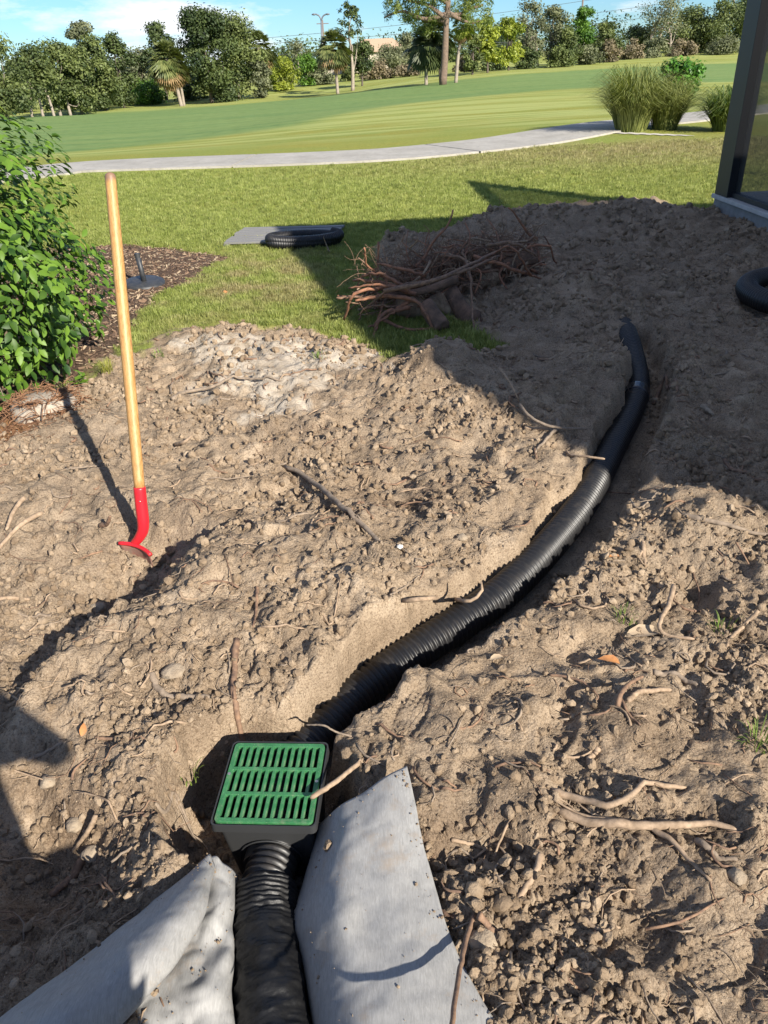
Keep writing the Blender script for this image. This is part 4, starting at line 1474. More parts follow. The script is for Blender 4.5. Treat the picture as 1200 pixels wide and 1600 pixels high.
# ------------------------------------------------------------------ the photographer, standing behind the lens; only the shadow is seen
def skin_mesh(name, pts, edges, rad, mat, parent, sub=2, root=0):
    me = bpy.data.meshes.new(name)
    me.from_pydata([tuple(p) for p in pts], edges, [])
    ob = link(name, me, parent)
    sk = ob.modifiers.new('skin', 'SKIN')
    for i, r_ in enumerate(rad):
        me.skin_vertices[0].data[i].radius = (r_, r_) if isinstance(r_, (int, float)) else r_
        me.skin_vertices[0].data[i].use_root = (i == root)
    sk.use_smooth_shade = True
    ss = ob.modifiers.new('sub', 'SUBSURF')
    ss.levels = ss.render_levels = sub
    me.materials.append(mat)
    return ob
def photographer():
    bx, by = .12, -.36
    gz = float(H0(np.array([bx]), np.array([by]))[0])
    root = empty('person', (bx, by, gz), 'person in grey shirt and dark shorts, arms raised to hold a phone', 'person')
    skinm = simple('skin', (.50, .31, .22), None, 1, .5, .1)
    shirt = simple('shirt_cloth', (.30, .31, .33), None, 1, .85, .2)
    short = simple('shorts_cloth', (.05, .055, .07), None, 1, .85, .2)
    hairm = simple('hair', (.05, .035, .025), None, 1, .6, .3)
    shoe = simple('shoe', (.12, .11, .10), None, 1, .7, .2)
    px = -bx
    body = [(0, 0, .93), (0, .0, 1.12), (0, -.01, 1.30), (0, -.01, 1.43), (0, .0, 1.51), (0, .01, 1.60), (0, .02, 1.69),
            (-.17, -.01, 1.41), (-.27, .12, 1.20), (px - .10, .24, 1.44), (.17, -.01, 1.41), (.27, .14, 1.20), (px + .10, .24, 1.44),
            (-.10, 0, .88), (-.15, .03, .50), (-.18, -.01, .10), (-.20, .12, .03), (.10, 0, .88), (.15, .03, .50), (.18, -.01, .10), (.20, .12, .03)]
    ed = [(0, 1), (1, 2), (2, 3), (3, 4), (4, 5), (5, 6), (3, 7), (7, 8), (8, 9), (3, 10), (10, 11), (11, 12), (0, 13), (13, 14), (14, 15), (15, 16), (0, 17), (17, 18), (18, 19), (19, 20)]
    rad = [(.15, .10), (.13, .09), (.16, .10), (.11, .08), .05, (.075, .09), (.07, .085), .055, .042, .030, .055, .042, .030, .085, .058, .042, .035, .085, .058, .042, .035]
    skin_mesh('body', body, ed, rad, skinm, root)
    skin_mesh('shirt', [(0, 0, .90), (0, 0, 1.12), (0, -.01, 1.32), (0, -.01, 1.42), (-.17, -.01, 1.40), (-.23, .06, 1.29), (.17, -.01, 1.40), (.23, .07, 1.29)], [(0, 1), (1, 2), (2, 3), (3, 4), (4, 5), (3, 6), (6, 7)],
              [(.18, .125), (.165, .12), (.185, .125), (.13, .10), .078, .07, .078, .07], shirt, root)
    skin_mesh('shorts', [(0, 0, .93), (-.11, 0, .84), (-.145, .02, .55), (.11, 0, .84), (.145, .02, .55)], [(0, 1), (1, 2), (0, 3), (3, 4)], [(.165, .12), .105, .095, .105, .095], short, root)
    skin_mesh('hair', [(0, -.02, 1.66), (0, -.02, 1.73)], [(0, 1)], [(.085, .10), (.07, .085)], hairm, root)
    for s in (-1, 1):
        skin_mesh('shoe', [(s * .18, -.03, .05), (s * .20, .14, .035)], [(0, 1)], [.052, .045], shoe, root)
        wx = px + s * .10
        hb = [(wx, .24, 1.44), (wx - s * .005, .27, 1.50)]
        hp, he, hr = list(hb), [(0, 1)], [.030, .036]
        for k in range(4):
            b0 = (wx - s * (.005 + .006 * k), .285 + .0 * k, 1.505 + .020 * k)
            b1 = (wx + s * .012, .325, 1.515 + .021 * k)
            b2 = (wx - s * .030 + s * .004 * k, .345, 1.52 + .021 * k)
            n0 = len(hp)
            hp += [b0, b1, b2]
            he += [(1, n0), (n0, n0 + 1), (n0 + 1, n0 + 2)]
            hr += [.012, .0095, .008]
        n0 = len(hp)
        hp += [(wx - s * .02, .275, 1.54), (wx - s * .045, .285, 1.57)]
        he += [(1, n0), (n0, n0 + 1)]
        hr += [.012, .009]
        skin_mesh('hand', hp, he, hr, skinm, root, 1, 1)
    for s in (-1, 1):
        link('ear', MB().tube([(s * .075, .01, 1.60), (s * .088, .0, 1.63), (s * .08, .005, 1.66)], np.array([.008, .012, .008]), 8).mesh('ear', (skinm,)), root)
        link('eye', MB().tube([(s * .032, .095, 1.64), (s * .032, .104, 1.64)], np.array([.012, .009]), 10).mesh('eye', (simple('eye_dark', (.02, .02, .02), None, 1, .2, 0),)), root)
    link('nose', MB().tube([(0, .098, 1.66), (0, .118, 1.61)], np.array([.008, .014]), 8).mesh('nose', (skinm,)), root)
    link('mouth', MB().tube([(-.025, .097, 1.575), (0, .105, 1.572), (.025, .097, 1.575)], np.array([.004, .007, .004]), 8).mesh('mouth', (simple('lips', (.35, .12, .10), None, 1, .5, 0),)), root)
    ph = link('phone', MB().box((0, 0, -.010), (.155, .074, .008)).mesh('phone', (simple('phone_glass', (.01, .01, .012), None, 1, .1, 0),), False), None, None, None, 'black phone held up in both hands by the person', 'phone')
    mw = cam.matrix_world.copy()
    mw.translation = Vector((0, 0, CAM_H)) + Vector([float(v) for v in -CF]) * .012
    ph.matrix_world = mw @ Matrix.Rotation(math.pi / 2, 4, 'Z')
    bevel(ph, .003)
photographer()

# ------------------------------------------------------------------ broad-leaved hedge shrub at the left
M['hedge'] = leafmat('hedge_leaf', (.014, .050, .008), (.14, .25, .028), .48, .28, 9, .35)
M['stem'] = simple('shrub_stem', (.20, .15, .10), (.13, .10, .07), 30, .8, .3)
def leaf_mesh(name, L, W, mat, fold=.25, curl=.2):
    xs = [(0, 0), (.18, .62), (.45, 1.0), (.75, .72), (1, 0)]
    V = [(0, 0, 0)]
    for f, w in xs[1:-1]:
        V += [(f * L, w * W / 2, fold * w * W / 2 - curl * f * f * L), (f * L, 0, -curl * f * f * L), (f * L, -w * W / 2, fold * w * W / 2 - curl * f * f * L)]
    V.append((L, 0, -curl * L))
    F = [[0, 2, 1], [0, 3, 2], [1, 2, 5, 4], [2, 3, 6, 5], [4, 5, 8, 7], [5, 6, 9, 8], [7, 8, 10], [8, 9, 10]]
    me = mesh_np(name, V, F, (mat,))
    return me
def leaf_cloud(name, C, Nn, size, mat, seed, varr=None, aspect=.5, tri=False):
    """joined little leaves at C facing along Nn"""
    rg = np.random.default_rng(seed)
    n = len(C)
    Nn = Nn / (np.linalg.norm(Nn, axis=1)[:, None] + 1e-9)
    t = rg.normal(size=(n, 3))
    t -= Nn * (t * Nn).sum(1)[:, None]
    t /= np.linalg.norm(t, axis=1)[:, None] + 1e-9
    b = np.cross(Nn, t)
    s = (size * rg.uniform(.6, 1.3, n))[:, None]
    p0 = C - t * s * .5
    p2 = C + t * s * .5
    p1 = C + b * s * aspect * .5 + Nn * s * .08
    p3 = C - b * s * aspect * .5 + Nn * s * .08
    V = np.stack([p0, p1, p2, p3], 1).reshape(-1, 3)
    F = np.arange(4 * n).reshape(n, 4)
    me = mesh_np(name, V, F, (mat,), smooth=False)
    v = rg.uniform(size=n) if varr is None else np.clip(varr + rg.normal(0, .15, n), 0, 1)
    attr(me, 'v', v, 'FACE')
    return me
def hedge():
    rg = np.random.default_rng(5)
    c = np.array([-2.66, 4.55, .62])
    rad = np.array([.90, .76, .84])
    root = empty('hedge_shrub', (c[0], c[1], 0), 'dense broad leaved green shrub filling the left edge beside the shovel', 'shrub')
    o = np.array([c[0], c[1], 0])
    n = 16000
    d = rg.normal(size=(n, 3))
    d /= np.linalg.norm(d, axis=1)[:, None]
    k = (np.abs(d) ** 3).sum(1) ** (-1 / 3)
    lump = 1 + .13 * np.sin(d[:, 0] * 7 + 1) * np.sin(d[:, 2] * 6 + 2) + .10 * np.sin(d[:, 1] * 9 + d[:, 2] * 5)
    dep = rg.uniform(size=n) ** 1.6 * .32
    C = d * (k * lump * (1 - dep))[:, None] * rad + c
    ok = C[:, 2] > .10
    C, d, dep = C[ok], d[ok], dep[ok]
    # nearest-to-camera, outermost leaves become single parts
    score = (C - np.array([0, 0, 1.6]))
    dist = np.linalg.norm(score, axis=1)
    vis = (d * (-score / dist[:, None])).sum(1) - dep * 4 - .1 * dist
    pxx = 600 + FPX * (score @ CR) / (score @ CF)
    vis[pxx < -10] -= 9
    top = np.argsort(-vis)[:300]
    meshes = []
    for q in range(8):
        me = leaf_mesh('leaf', .064, .032, M['hedge'], .25, .22)
        attr(me, 'v', np.full(8, q / 7.0), 'FACE')
        meshes.append(me)
    sel = np.zeros(len(C), bool)
    sel[top] = True
    # stuff part: the other leaves
    rest = np.where(~sel)[0]
    base = np.zeros((11, 3))
    tmp = meshes[0]
    tmp.vertices.foreach_get('co', base.ravel()) if False else None
    base = np.array([v.co[:] for v in tmp.vertices])
    fcs = [list(p.vertices) for p in tmp.polygons]
    def basis(i):
        nrm = d[i] * .7 + np.array([.15, -.2, .75]) + rg.normal(0, .38, 3)
        nrm /= np.linalg.norm(nrm)
        t = d[i] + rg.normal(0, .7, 3) + np.array([0, 0, -.25])
        t -= nrm * t.dot(nrm)
        t /= np.linalg.norm(t)
        return np.stack([t, np.cross(nrm, t), nrm], 1)
    VV, ids = [], []
    for i in rest:
        VV.append((base * rg.uniform(.65, 1.15)) @ basis(i).T + C[i] - o)
    V = np.concatenate(VV)
    F = []
    for q in range(len(rest)):
        F += [[a + 11 * q for a in f] for f in fcs]
    me = mesh_np('foliage', V, F, (M['hedge'],))
    attr(me, 'v', np.repeat(rg.uniform(size=len(rest)), 8), 'FACE')
    link('foliage', me, root, kind='stuff')
    for i in top:
        B = basis(i)
        s = rg.uniform(.8, 1.3)
        ob = link('leaf', meshes[rg.integers(0, 8)], root)
        ob.matrix_local = Matrix([[B[r_, 0] * s, B[r_, 1] * s, B[r_, 2] * s, C[i][r_] - o[r_]] for r_ in range(3)] + [[0, 0, 0, 1]])
    mb = MB()
    for q in range(46):
        a, e = rg.uniform(0, 6.28), rg.uniform(.25, 1.25)
        tip = np.array([math.cos(a) * math.cos(e) * rad[0], math.sin(a) * math.cos(e) * rad[1], .5 + math.sin(e) * rad[2] * .75])
        mid = tip * .45 + rg.normal(0, .06, 3)
        mb.tube(spline([(rg.normal(0, .12), rg.normal(0, .1), .0), mid, tip], 9), np.linspace(.013, .003, 9), 5)
    link('stems', mb.mesh('stems', (M['stem'],)), root)
hedge()

def sprig(name, px, py, z, n, L, label, seed, mat=None, lean=(0, 0)):
    """small leafy shoot"""
    rg = np.random.default_rng(seed)
    b0 = G(px, py)
    root = empty(name, b0, label, 'seedling')
    mb = MB()
    tips = []
    for s in range(max(2, n // 6)):
        a = rg.uniform(0, 6.28)
        t = np.array([math.cos(a) * L * .5 + lean[0], math.sin(a) * L * .5 + lean[1], L * rg.uniform(.7, 1.1)])
        sp = spline([(0, 0, -.01), t * .5 + [0, 0, L * .1], t], 6)
        mb.tube(sp, np.linspace(.003, .0015, 6), 5)
        tips.append(sp)
    link('stem', mb.mesh('stem', (M['stem'],)), root)
    me = leaf_mesh('leaf', .06, .028, mat or M['hedge'], .25, .25)
    attr(me, 'v', np.full(8, .8), 'FACE')
    for q in range(n):
        sp = tips[q % len(tips)]
        p = sp[rg.integers(2, 6)]
        ob = link('leaf', me, root, p, (rg.uniform(-.4, .4), rg.uniform(-.9, .1), rg.uniform(0, 6.28)))
        ob.scale = [rg.uniform(.7, 1.2)] * 3
sprig('leafy_sprig', 150, 520, 0, 12, .10, 'small leafy green sprig on the mulch right of the hedge shrub', 3)
sprig('leafy_sprig', 122, 612, 0, 14, .11, 'low leafy green sprig at the foot of the shrub beside the pale stump', 4)
def drooping():
    root = empty('drooping_branch', (-1.82, 3.0, .0), 'drooping branch with large glossy leaves hanging in at the left edge over the stump', 'branch')
    sp = spline([PY(-110, 520, 3.15), PY(-60, 545, 3.05), PY(-10, 590, 2.98), PY(8, 625, 2.95)], 12)
    o = np.array([-1.82, 3.0, 0])
    link('stem', MB().tube(sp - o, np.linspace(.006, .002, 12), 6).mesh('stem', (M['stem'],)), root)
    me = leaf_mesh('leaf', .085, .036, M['hedge'], .25, .2)
    attr(me, 'v', np.full(8, .95), 'FACE')
    rg = np.random.default_rng(8)
    for px, py, an in ((2, 572, .3), (5, 596, -.2), (8, 618, -1.0), (0, 608, 2.6), (12, 588, .1), (2, 636, -1.5), (-8, 580, 2.4), (-12, 622, -2.0)):
        p = PY(px, py, 2.97) - o
        link('leaf', me, root, p, (rg.uniform(-.6, .2), -.1 - .5 * rg.uniform(), an))
drooping()
def frond_plant():
    """arching palm leaf showing its leaflets at the upper left"""
    root = empty('palm_seedling', (-3.2, 5.6, 0), 'young palm with thin yellow green leaflets behind the hedge shrub, upper left edge', 'palm')
    o = np.array([-3.2, 5.6, 0])
    m = leafmat('frond_leaf', (.06, .13, .02), (.22, .30, .04), .5, .35, 4)
    rg = np.random.default_rng(9)
    for k, (a, b2, c2) in enumerate((((-110, 190), (-60, 150), (-28, 138)), ((-140, 230), (-90, 205), (-50, 190)))):
        sp = spline([np.array([-3.2, 5.6, .3]), PY(*a, 5.6), PY(*b2, 5.5), PY(*c2, 5.4)], 22)
        f = MB().tube(sp - o, np.linspace(.010, .003, 22), 5)
        st = link('frond', f.mesh('frond', (m,)), root)
        me0 = bpy.data.meshes
        V, F = [], []
        for i in range(9, 22):
            for s in (-1, 1):
                b0 = sp[i] - o
                d = np.array([rg.normal(.05, .04), rg.normal(0, .08) + s * .09, -.10 + rg.normal(0, .03)])
                w = np.array([0, .0, .007])
                n0 = len(V)
                V += [b0 - w, b0 + w, b0 + d * .5 + w * 1.3, b0 + d * .5 - w * 1.3, b0 + d]
                F += [[n0, n0 + 1, n0 + 2, n0 + 3], [n0 + 3, n0 + 2, n0 + 4]]
        me = mesh_np('leaflets', V, F, (m,), False)
        attr(me, 'v', rg.uniform(.3, 1, len(F)), 'FACE')
        link('leaflets', me, st)
frond_plant()

def stump():
    c = P(62, 668, .0)
    root = empty('palm_stump', (c[0], c[1] + .10, -.04), 'pale round palm stump base crossed by the shovel shadow under the shrub', 'stump')
    m, t, b = newmat('stump_pale')
    v = objc(t)
    mp = t.nodes.new('ShaderNodeMapping')
    mp.inputs['Scale'].default_value = (30, 30, 4)
    lk(t, v, mp.inputs['Vector'])
    f = noise(t, 2.0, 5, .7, mp.outputs[0])
    lk(t, ramp(t, f, [(.35, (.26, .21, .16)), (.65, (.46, .40, .32))]), b.inputs['Base Color'])
    b.inputs['Roughness'].default_value = .95
    bump(t, b, f, .5, .006)
    n, V, F = 40, [], []
    prof = [(.155, -.08), (.175, .0), (.172, .08), (.160, .14), (.135, .165), (.02, .17)]
    for rr, z in prof:
        for k in range(n):
            a = 2 * math.pi * k / n
            q = rr * (1 + .04 * math.sin(3 * a) + .02 * math.sin(11 * a + z * 30))
            V.append((q * math.cos(a), q * math.sin(a), z))
    for i in range(len(prof) - 1):
        for k in range(n):
            F.append([i * n + k, i * n + (k + 1) % n, (i + 1) * n + (k + 1) % n, (i + 1) * n + k])
    F.append([(len(prof) - 1) * n + k for k in range(n)])
    link('stump_body', mesh_np('stump_body', V, F, (m,)), root)
    mb = MB()
    rg = np.random.default_rng(3)
    fm = simple('brown_fibre', (.27, .14, .07), (.17, .085, .045), 40, .9, .3)
    for q in range(420):
        a = rg.uniform(0, 6.28)
        r0 = rg.uniform(.09, .20)
        p = np.array([r0 * math.cos(a), r0 * math.sin(a), .175 if r0 < .16 else .13])
        e = p + np.array([rg.normal(0, .06), rg.normal(0, .06), rg.uniform(-.06, .03)])
        mb.tube([p, (p + e) / 2 + [0, 0, .012], e], np.array([.0025, .002, .001]), 4)
    link('fibres', mb.mesh('fibres', (fm,)), root, kind='stuff')
    # fallen needles round it
    mb = MB()
    n = 900
    for q in range(n):
        p = np.array([c[0] + rg.normal(-.12, .16), c[1] + rg.normal(-.05, .12)])
        a, L = rg.uniform(0, 6.28), rg.uniform(.02, .09)
        e = p + np.array([math.cos(a), math.sin(a)]) * L
        z0, z1 = H([p[0], e[0]], [p[1], e[1]])
        mb.tube([(p[0], p[1], z0 + .004), (e[0], e[1], z1 + .006 + rg.uniform(0, .01))], .0013, 3)
    link('fallen_needles', mb.mesh('fallen_needles', (fm,)), kind='stuff')
stump()

# mulch chips and dry leaves
def mulch_bits():
    cm = [simple('chip_dark', (.09, .055, .035), None, 1, .9, .3), simple('chip_mid', (.19, .12, .075), None, 1, .9, .3), simple('chip_pale', (.34, .26, .17), None, 1, .9, .3)]
    srcs = [src('chip_source', MB().box((0, 0, 0), (1, .28, .1)).mesh('chip', (cm[k % 3],), False)) for k in range(3)]
    n = 14000
    y = rng.uniform(4.0, 8.6, n)
    x = rng.uniform(-4.5, -.6, n)
    d, m, _, _ = masks(x, y)
    k = rng.uniform(size=n) < m
    x, y = x[k], y[k]
    rot = np.stack([rng.normal(0, .4, len(x)), rng.normal(0, .4, len(x)), rng.uniform(0, 6.28, len(x))], 1)
    scatter('mulch_chips', np.stack([x, y, H(x, y) + .003], 1), rot, rng.uniform(.012, .055, len(x)), srcs, rng.choice([0, 1, 1, 2], len(x)))
mulch_bits()
# ------------------------------------------------------------------ heap of pulled-out roots
def wander(p, d, L, n, curl, rg, grav=0.0):
    pts = [np.array(p, float)]
    d = np.array(d, float)
    d /= np.linalg.norm(d)
    c = rg.normal(0, curl, 3)
    for i in range(n - 1):
        c = c * .8 + rg.normal(0, curl * .6, 3)
        d = d + c * (1.0 / n)
        d[2] -= grav / n
        d /= np.linalg.norm(d)
        pts.append(pts[-1] + d * L / (n - 1))
    return np.array(pts)
def root_heap():
    rg = np.random.default_rng(21)
    c = P(700, 462, 0)
    o = np.array([c[0], c[1], float(H0(np.array([c[0]]), np.array([c[1]]))[0])])
    root = empty('root_heap', o, 'tangled heap of reddish brown pulled out roots and stump pieces on the shaded grass edge', 'root heap')
    def W(px, py, z):
        return P(px, py, z + o[2]) - o
    mats = [M['root_red'], M['root_red'], M['root'], M['root_pale']]
    # stump pieces
    for k, (a, b2, r0, r1) in enumerate((((600, 462, .20), (715, 436, .25), .018, .028), ((705, 455, .16), (742, 500, .03), .05, .065), ((668, 478, .14), (692, 512, .05), .05, .06), ((790, 420, .18), (832, 400, .22), .05, .07), ((650, 420, .22), (720, 400, .28), .06, .08))):
        A, B2 = W(*a), W(*b2)
        sp = spline([A, (A + B2) / 2 + rg.normal(0, .02, 3), B2], 14)
        q = np.linspace(0, 1, 14)
        seg = 14
        rad = (r0 + (r1 - r0) * q)[:, None] * (1 + .22 * rg.normal(0, .4, (14, seg)).cumsum(0) * .25 + .12 * np.sin(np.linspace(0, 6.28 * 3, seg))[None])
        link('stump_piece', MB().tube(sp, rad, seg).mesh('stump_piece', (M['stump'],)), root)
    # explicit spray to the left
    spray = [((640, 450, .22), (560, 455, .26), (537, 500, .03), .014), ((650, 460, .20), (590, 440, .28), (552, 438, .25), .015), ((650, 470, .18), (600, 462, .22), (555, 470, .20), .014),
             ((640, 455, .24), (600, 430, .34), (566, 430, .30), .012), ((620, 440, .24), (578, 420, .34), (569, 387, .52), .009), ((640, 480, .14), (600, 490, .12), (583, 520, .0), .016),
             ((640, 470, .18), (595, 500, .08), (575, 512, .02), .013), ((630, 450, .28), (590, 445, .3), (545, 450, .26), .010), ((660, 440, .26), (610, 452, .28), (560, 492, .05), .009),
             ((645, 478, .15), (575, 480, .14), (560, 500, .04), .008), ((660, 430, .3), (620, 418, .36), (590, 412, .36), .012), ((600, 500, .05), (640, 515, .03), (690, 510, .06), .012),
             ((590, 462, .22), (650, 470, .22), (680, 520, .02), .013), ((690, 400, .36), (730, 410, .34), (740, 520, .02), .010), ((830, 430, .2), (800, 385, .45), (765, 400, .35), .008),
             ((600, 455, .27), (700, 430, .36), (790, 385, .36), .014), ((640, 448, .30), (720, 425, .36), (780, 400, .36), .012), ((580, 540, .0), (590, 505, .05), (600, 470, .18), .010),
             ((760, 385, .38), (800, 380, .42), (838, 400, .30), .013), ((740, 400, .36), (800, 420, .28), (845, 435, .12), .012)]
    for A, B2, C, r in spray:
        sp = spline([W(*A), W(*B2), W(*C)], 14)
        sp[1:-1] += rg.normal(0, .004, (12, 3))
        link('root', MB().tube(sp, np.linspace(r * 1.1, r * .6, 14), 7).mesh('root', (mats[rg.integers(0, 3)],)), root)
    ax0, ax1 = W(585, 470, .1), W(825, 412, .12)
    for k in range(262):
        f = rg.uniform()
        p = ax0 * (1 - f) + ax1 * f + np.array([rg.normal(0, .06), rg.normal(0, .11), rg.uniform(-.06, .23)])
        dirn = (ax1 - ax0) * rg.choice([-1, 1]) + rg.normal(0, .9, 3) * [1, 1, .5]
        L = rg.uniform(.18, .5)
        p = p - dirn / np.linalg.norm(dirn) * L * .5
        sp = wander(p, dirn, L, 14, 2.2, rg, .5)
        sp[:, 2] = np.maximum(sp[:, 2], .01)
        r = rg.uniform(.004, .012) if k > 40 else rg.uniform(.010, .018)
        link('root', MB().tube(sp, np.linspace(r, r * .5, 14), 6).mesh('root', (mats[rg.integers(0, 4)],)), root)
    mb = MB()
    for k in range(1500):
        f = rg.uniform()
        p = ax0 * (1 - f) + ax1 * f + np.array([rg.normal(0, .08), rg.normal(0, .15), rg.uniform(-.08, .26)])
        sp = wander(p, rg.normal(0, 1, 3) * [1, 1, .6], rg.uniform(.08, .3), 8, 2.5, rg, .5)
        sp[:, 2] = np.maximum(sp[:, 2], .005)
        mb.tube(sp, np.linspace(.0022, .001, 8), 4, cap=False)
    link('fine_roots', mb.mesh('fine_roots', (M['root'],)), root, kind='stuff')
    # soil still clinging between them
    for k, (px, py, z, r) in enumerate(((640, 480, .06, .11), (700, 475, .05, .13), (760, 440, .08, .13), (815, 420, .08, .12), (690, 430, .12, .11))):
        ob = link('soil_lump', rock_mesh('soil_lump', M['clod'], 70 + k, 3, .35, .8, r), root, W(px, py, z))
root_heap()

# ------------------------------------------------------------------ single roots, sticks and stones lying on the dirt
def lay(name, pxs, r, label, mat='root_pale', lift=0.0, cat='root', arch=0.0, taper=.55, branches=(), group=None, n=26, knob=0.08, zs=None):
    pts = []
    z0 = None
    for i, q in enumerate(pxs):
        if len(q) > 3:                       # height measured from the first point
            g = P(q[0], q[1], z0 + q[3])
        else:
            g = G(q[0], q[1])
            if len(q) > 2 and q[2]:
                g = P(q[0], q[1], g[2] + q[2])
        z0 = g[2] if z0 is None else z0
        pts.append(g)
    sp = spline(pts, n)
    if not any(len(q) > 2 for q in pxs):
        zz = H(sp[:, 0], sp[:, 1])
        zm = np.convolve(np.pad(zz, 3, 'edge'), np.ones(7) / 7, 'valid')
        sp[:, 2] = np.maximum(zm, zz - r * .5) + r * .45 + lift + arch * np.sin(np.linspace(0, math.pi, n))
    else:
        sp[:, 2] += r * .4
    rg = np.random.default_rng(abs(hash(label)) % 9999 if False else sum(map(ord, label)))
    rad = np.linspace(r, r * taper, n) * (1 + knob * rg.normal(0, 1, n).cumsum() * .35)
    rad = np.clip(rad, r * .35, r * 1.5)
    sp[1:-1, :2] += rg.normal(0, r * .10, (n - 2, 2))
    rad[0] *= .8
    rad[-1] *= .5
    o = sp[n // 2].copy()
    if not branches:
        return link(name, MB().tube(sp - o, rad, 8).mesh(name, (M[mat],)), None, o, None, label, cat, group)
    root = empty(name, o, label, cat, group)
    link('stem', MB().tube(sp - o, rad, 8).mesh('stem', (M[mat],)), root)
    for b2 in branches:
        pts = [G(q[0], q[1], .004) for q in b2[0]]
        s2 = spline(pts, 14)
        s2[:, 2] = H(s2[:, 0], s2[:, 1]) * .5 + s2[:, 2].mean() * .5 + b2[1]
        link('branch', MB().tube(s2 - o, np.linspace(b2[1], b2[1] * .45, 14), 7).mesh('branch', (M[mat],)), root)
    return root
lay('root', [(862, 1243), (905, 1262), (950, 1272), (985, 1255), (1010, 1236), (1072, 1231)], .0095, 'S-curved pale root just above the long forked root', arch=.015)
lay('root', [(870, 1275), (930, 1294), (985, 1302), (1050, 1300), (1110, 1297), (1152, 1304)], .0115, 'long thick forked root with a cut orange end, lower right', branches=[([(1010, 1303), (1050, 1330), (1110, 1380)], .008), ([(1000, 1300), (940, 1288), (862, 1262)], .005), ([(985, 1302), (930, 1283), (890, 1258)], .004)], arch=.01)
lay('root', [(1052, 916, .07), (1045, 945, .045), (1030, 975, .02), (1040, 993, .012), (1085, 1000, .005)], .009, 'hook shaped root with its tip raised beside a small dark hollow', 'root_pale')
lay('root', [(1185, 955, .04), (1160, 980, .03), (1140, 1000, .02), (1133, 1018, .0)], .007, 'curved pale root at the right edge beyond the hook shaped root', 'root_pale')
lay('root', [(965, 1105, .03), (970, 1085, .05), (985, 1068, .03), (1005, 1058, .01)], .0075, 'split reddish root bent upward beside a dark shadow, right of the drag marks', 'root', branches=[([(968, 1098), (980, 1118), (1000, 1136)], .005)])
lay('root', [(980, 1098), (1000, 1086), (1048, 1081)], .009, 'short pale arched root touching the split reddish root', arch=.006)
lay('root', [(1020, 1055), (1055, 1058), (1092, 1070)], .010, 'dusty straight root above the short arched root', 'root_grey')
lay('root', [(858, 1057), (890, 1066), (915, 1080), (933, 1098), (925, 1103)], .004, 'thin dark curved root on smooth trodden dirt', 'root', arch=.012)
lay('root', [(935, 1170), (922, 1185), (918, 1200)], .010, 'stubby pale root piece on crumbled soil above the S-curved root')
lay('root', [(1010, 875), (1100, 900)] and [(1058, 812), (1095, 818), (1140, 826), (1210, 838)], .0115, 'straight dusty root reaching the right edge below the house shade', 'root_grey', branches=[([(1072, 815), (1062, 808), (1055, 800)], .006)])
lay('root', [(1150, 848, .03), (1162, 868, .02), (1172, 888, .0)], .004, 'short thin twig leaning below the straight dusty root', 'root', cat='twig')
lay('root', [(1003, 848), (1004, 868), (1008, 892)], .0095, 'upright short cut root end on the right bank of the trench')
lay('root', [(965, 805), (992, 795), (1012, 788), (1028, 775)], .006, 'dusty root along the right rim of the trench in sun', 'root_grey')
lay('root', [(1130, 725), (1155, 740), (1185, 752), (1210, 757)], .010, 'dark root in the house shade at the right edge', 'root', branches=[([(1158, 738), (1162, 722)], .005)])
lay('root', [(1080, 700), (1110, 712), (1130, 722)], .005, 'thin dark root in the shade left of the thicker one', 'root_grey')
lay('root', [(1098, 637, .01), (1115, 650, .012)], .018, 'flat grey stone chip lying in the shade on the right bank', 'rock', cat='stone')
lay('root', [(1020, 635), (1035, 622), (1058, 615)], .012, 'short brown root at the right rim of the trench in the shade', 'root')
lay('root', [(812, 632, .05), (825, 650, .03), (850, 664, .018), (880, 670, .012), (918, 671, .008)], .009, 'dark curved branch on the sunlit left rim of the trench', 'root_grey', branches=[([(870, 656), (872, 672), (858, 690), (836, 712)], .011)])
lay('root', [(780, 575, .10), (795, 595, .07), (808, 620, .03), (812, 632, .01)], .005, 'thin forked twig standing up at the edge of the shade on the mound', 'root_pale', cat='twig')
lay('root', [(820, 673), (840, 672), (858, 674)], .010, 'short pale root left of the dark curved branch')
lay('root', [(885, 710), (892, 712, 'r', .01), (915, 714, 'r', .03), (945, 718, 'r', .035)], .006, 'cut pale root end sticking out over the drain pipe', 'root_pale', taper=.9)
lay('root', [(946, 768, .02), (962, 770, .01), (985, 775, .0)], .004, 'thin reddish root poking from the shaded right trench wall', 'root')
lay('root', [(630, 940, .005), (670, 936, .012), (700, 935, .014), (725, 940, 'r', .0), (740, 938, 'r', .01), (753, 925, 'r', .03), (752, 910, 'r', .05)], .008, 'long root on the sunlit bank with a split curling tip above the pipe', 'root_pale', n=34)
lay('root', [(600, 990), (618, 984, 'r', .04), (640, 985, 'r', .055), (662, 990, 'r', .05), (680, 998, 'r', .045), (692, 987, 'r', .06)], .0105, 'brown root lying across the drain pipe, splintered at its end', 'root', taper=.6)
lay('root', [(610, 937), (640, 915), (660, 903)], .005, 'thin dusty root lying parallel above the curled one', 'root_grey')
lay('root', [(570, 1186), (545, 1206, 'r', .02), (525, 1222, 'r', .02), (505, 1236, 'r', .015), (485, 1248, 'r', .01)], .0065, 'pale broken stick resting on the right edge of the green grate', 'root_pale', cat='stick', taper=.9)
lay('root', [(550, 1155), (525, 1144, 'r', .01), (505, 1134, 'r', .02), (478, 1133, 'r', .0)], .003, 'thin bare twig lying over the shaded pipe behind the grate', 'root_grey', cat='twig')
lay('root', [(445, 734), (470, 748), (500, 772), (535, 805), (570, 838), (598, 858)], .0115, 'long straight grey stick lying diagonally across the rough sunlit dirt', 'root_grey', cat='stick', arch=.02, taper=1.1)
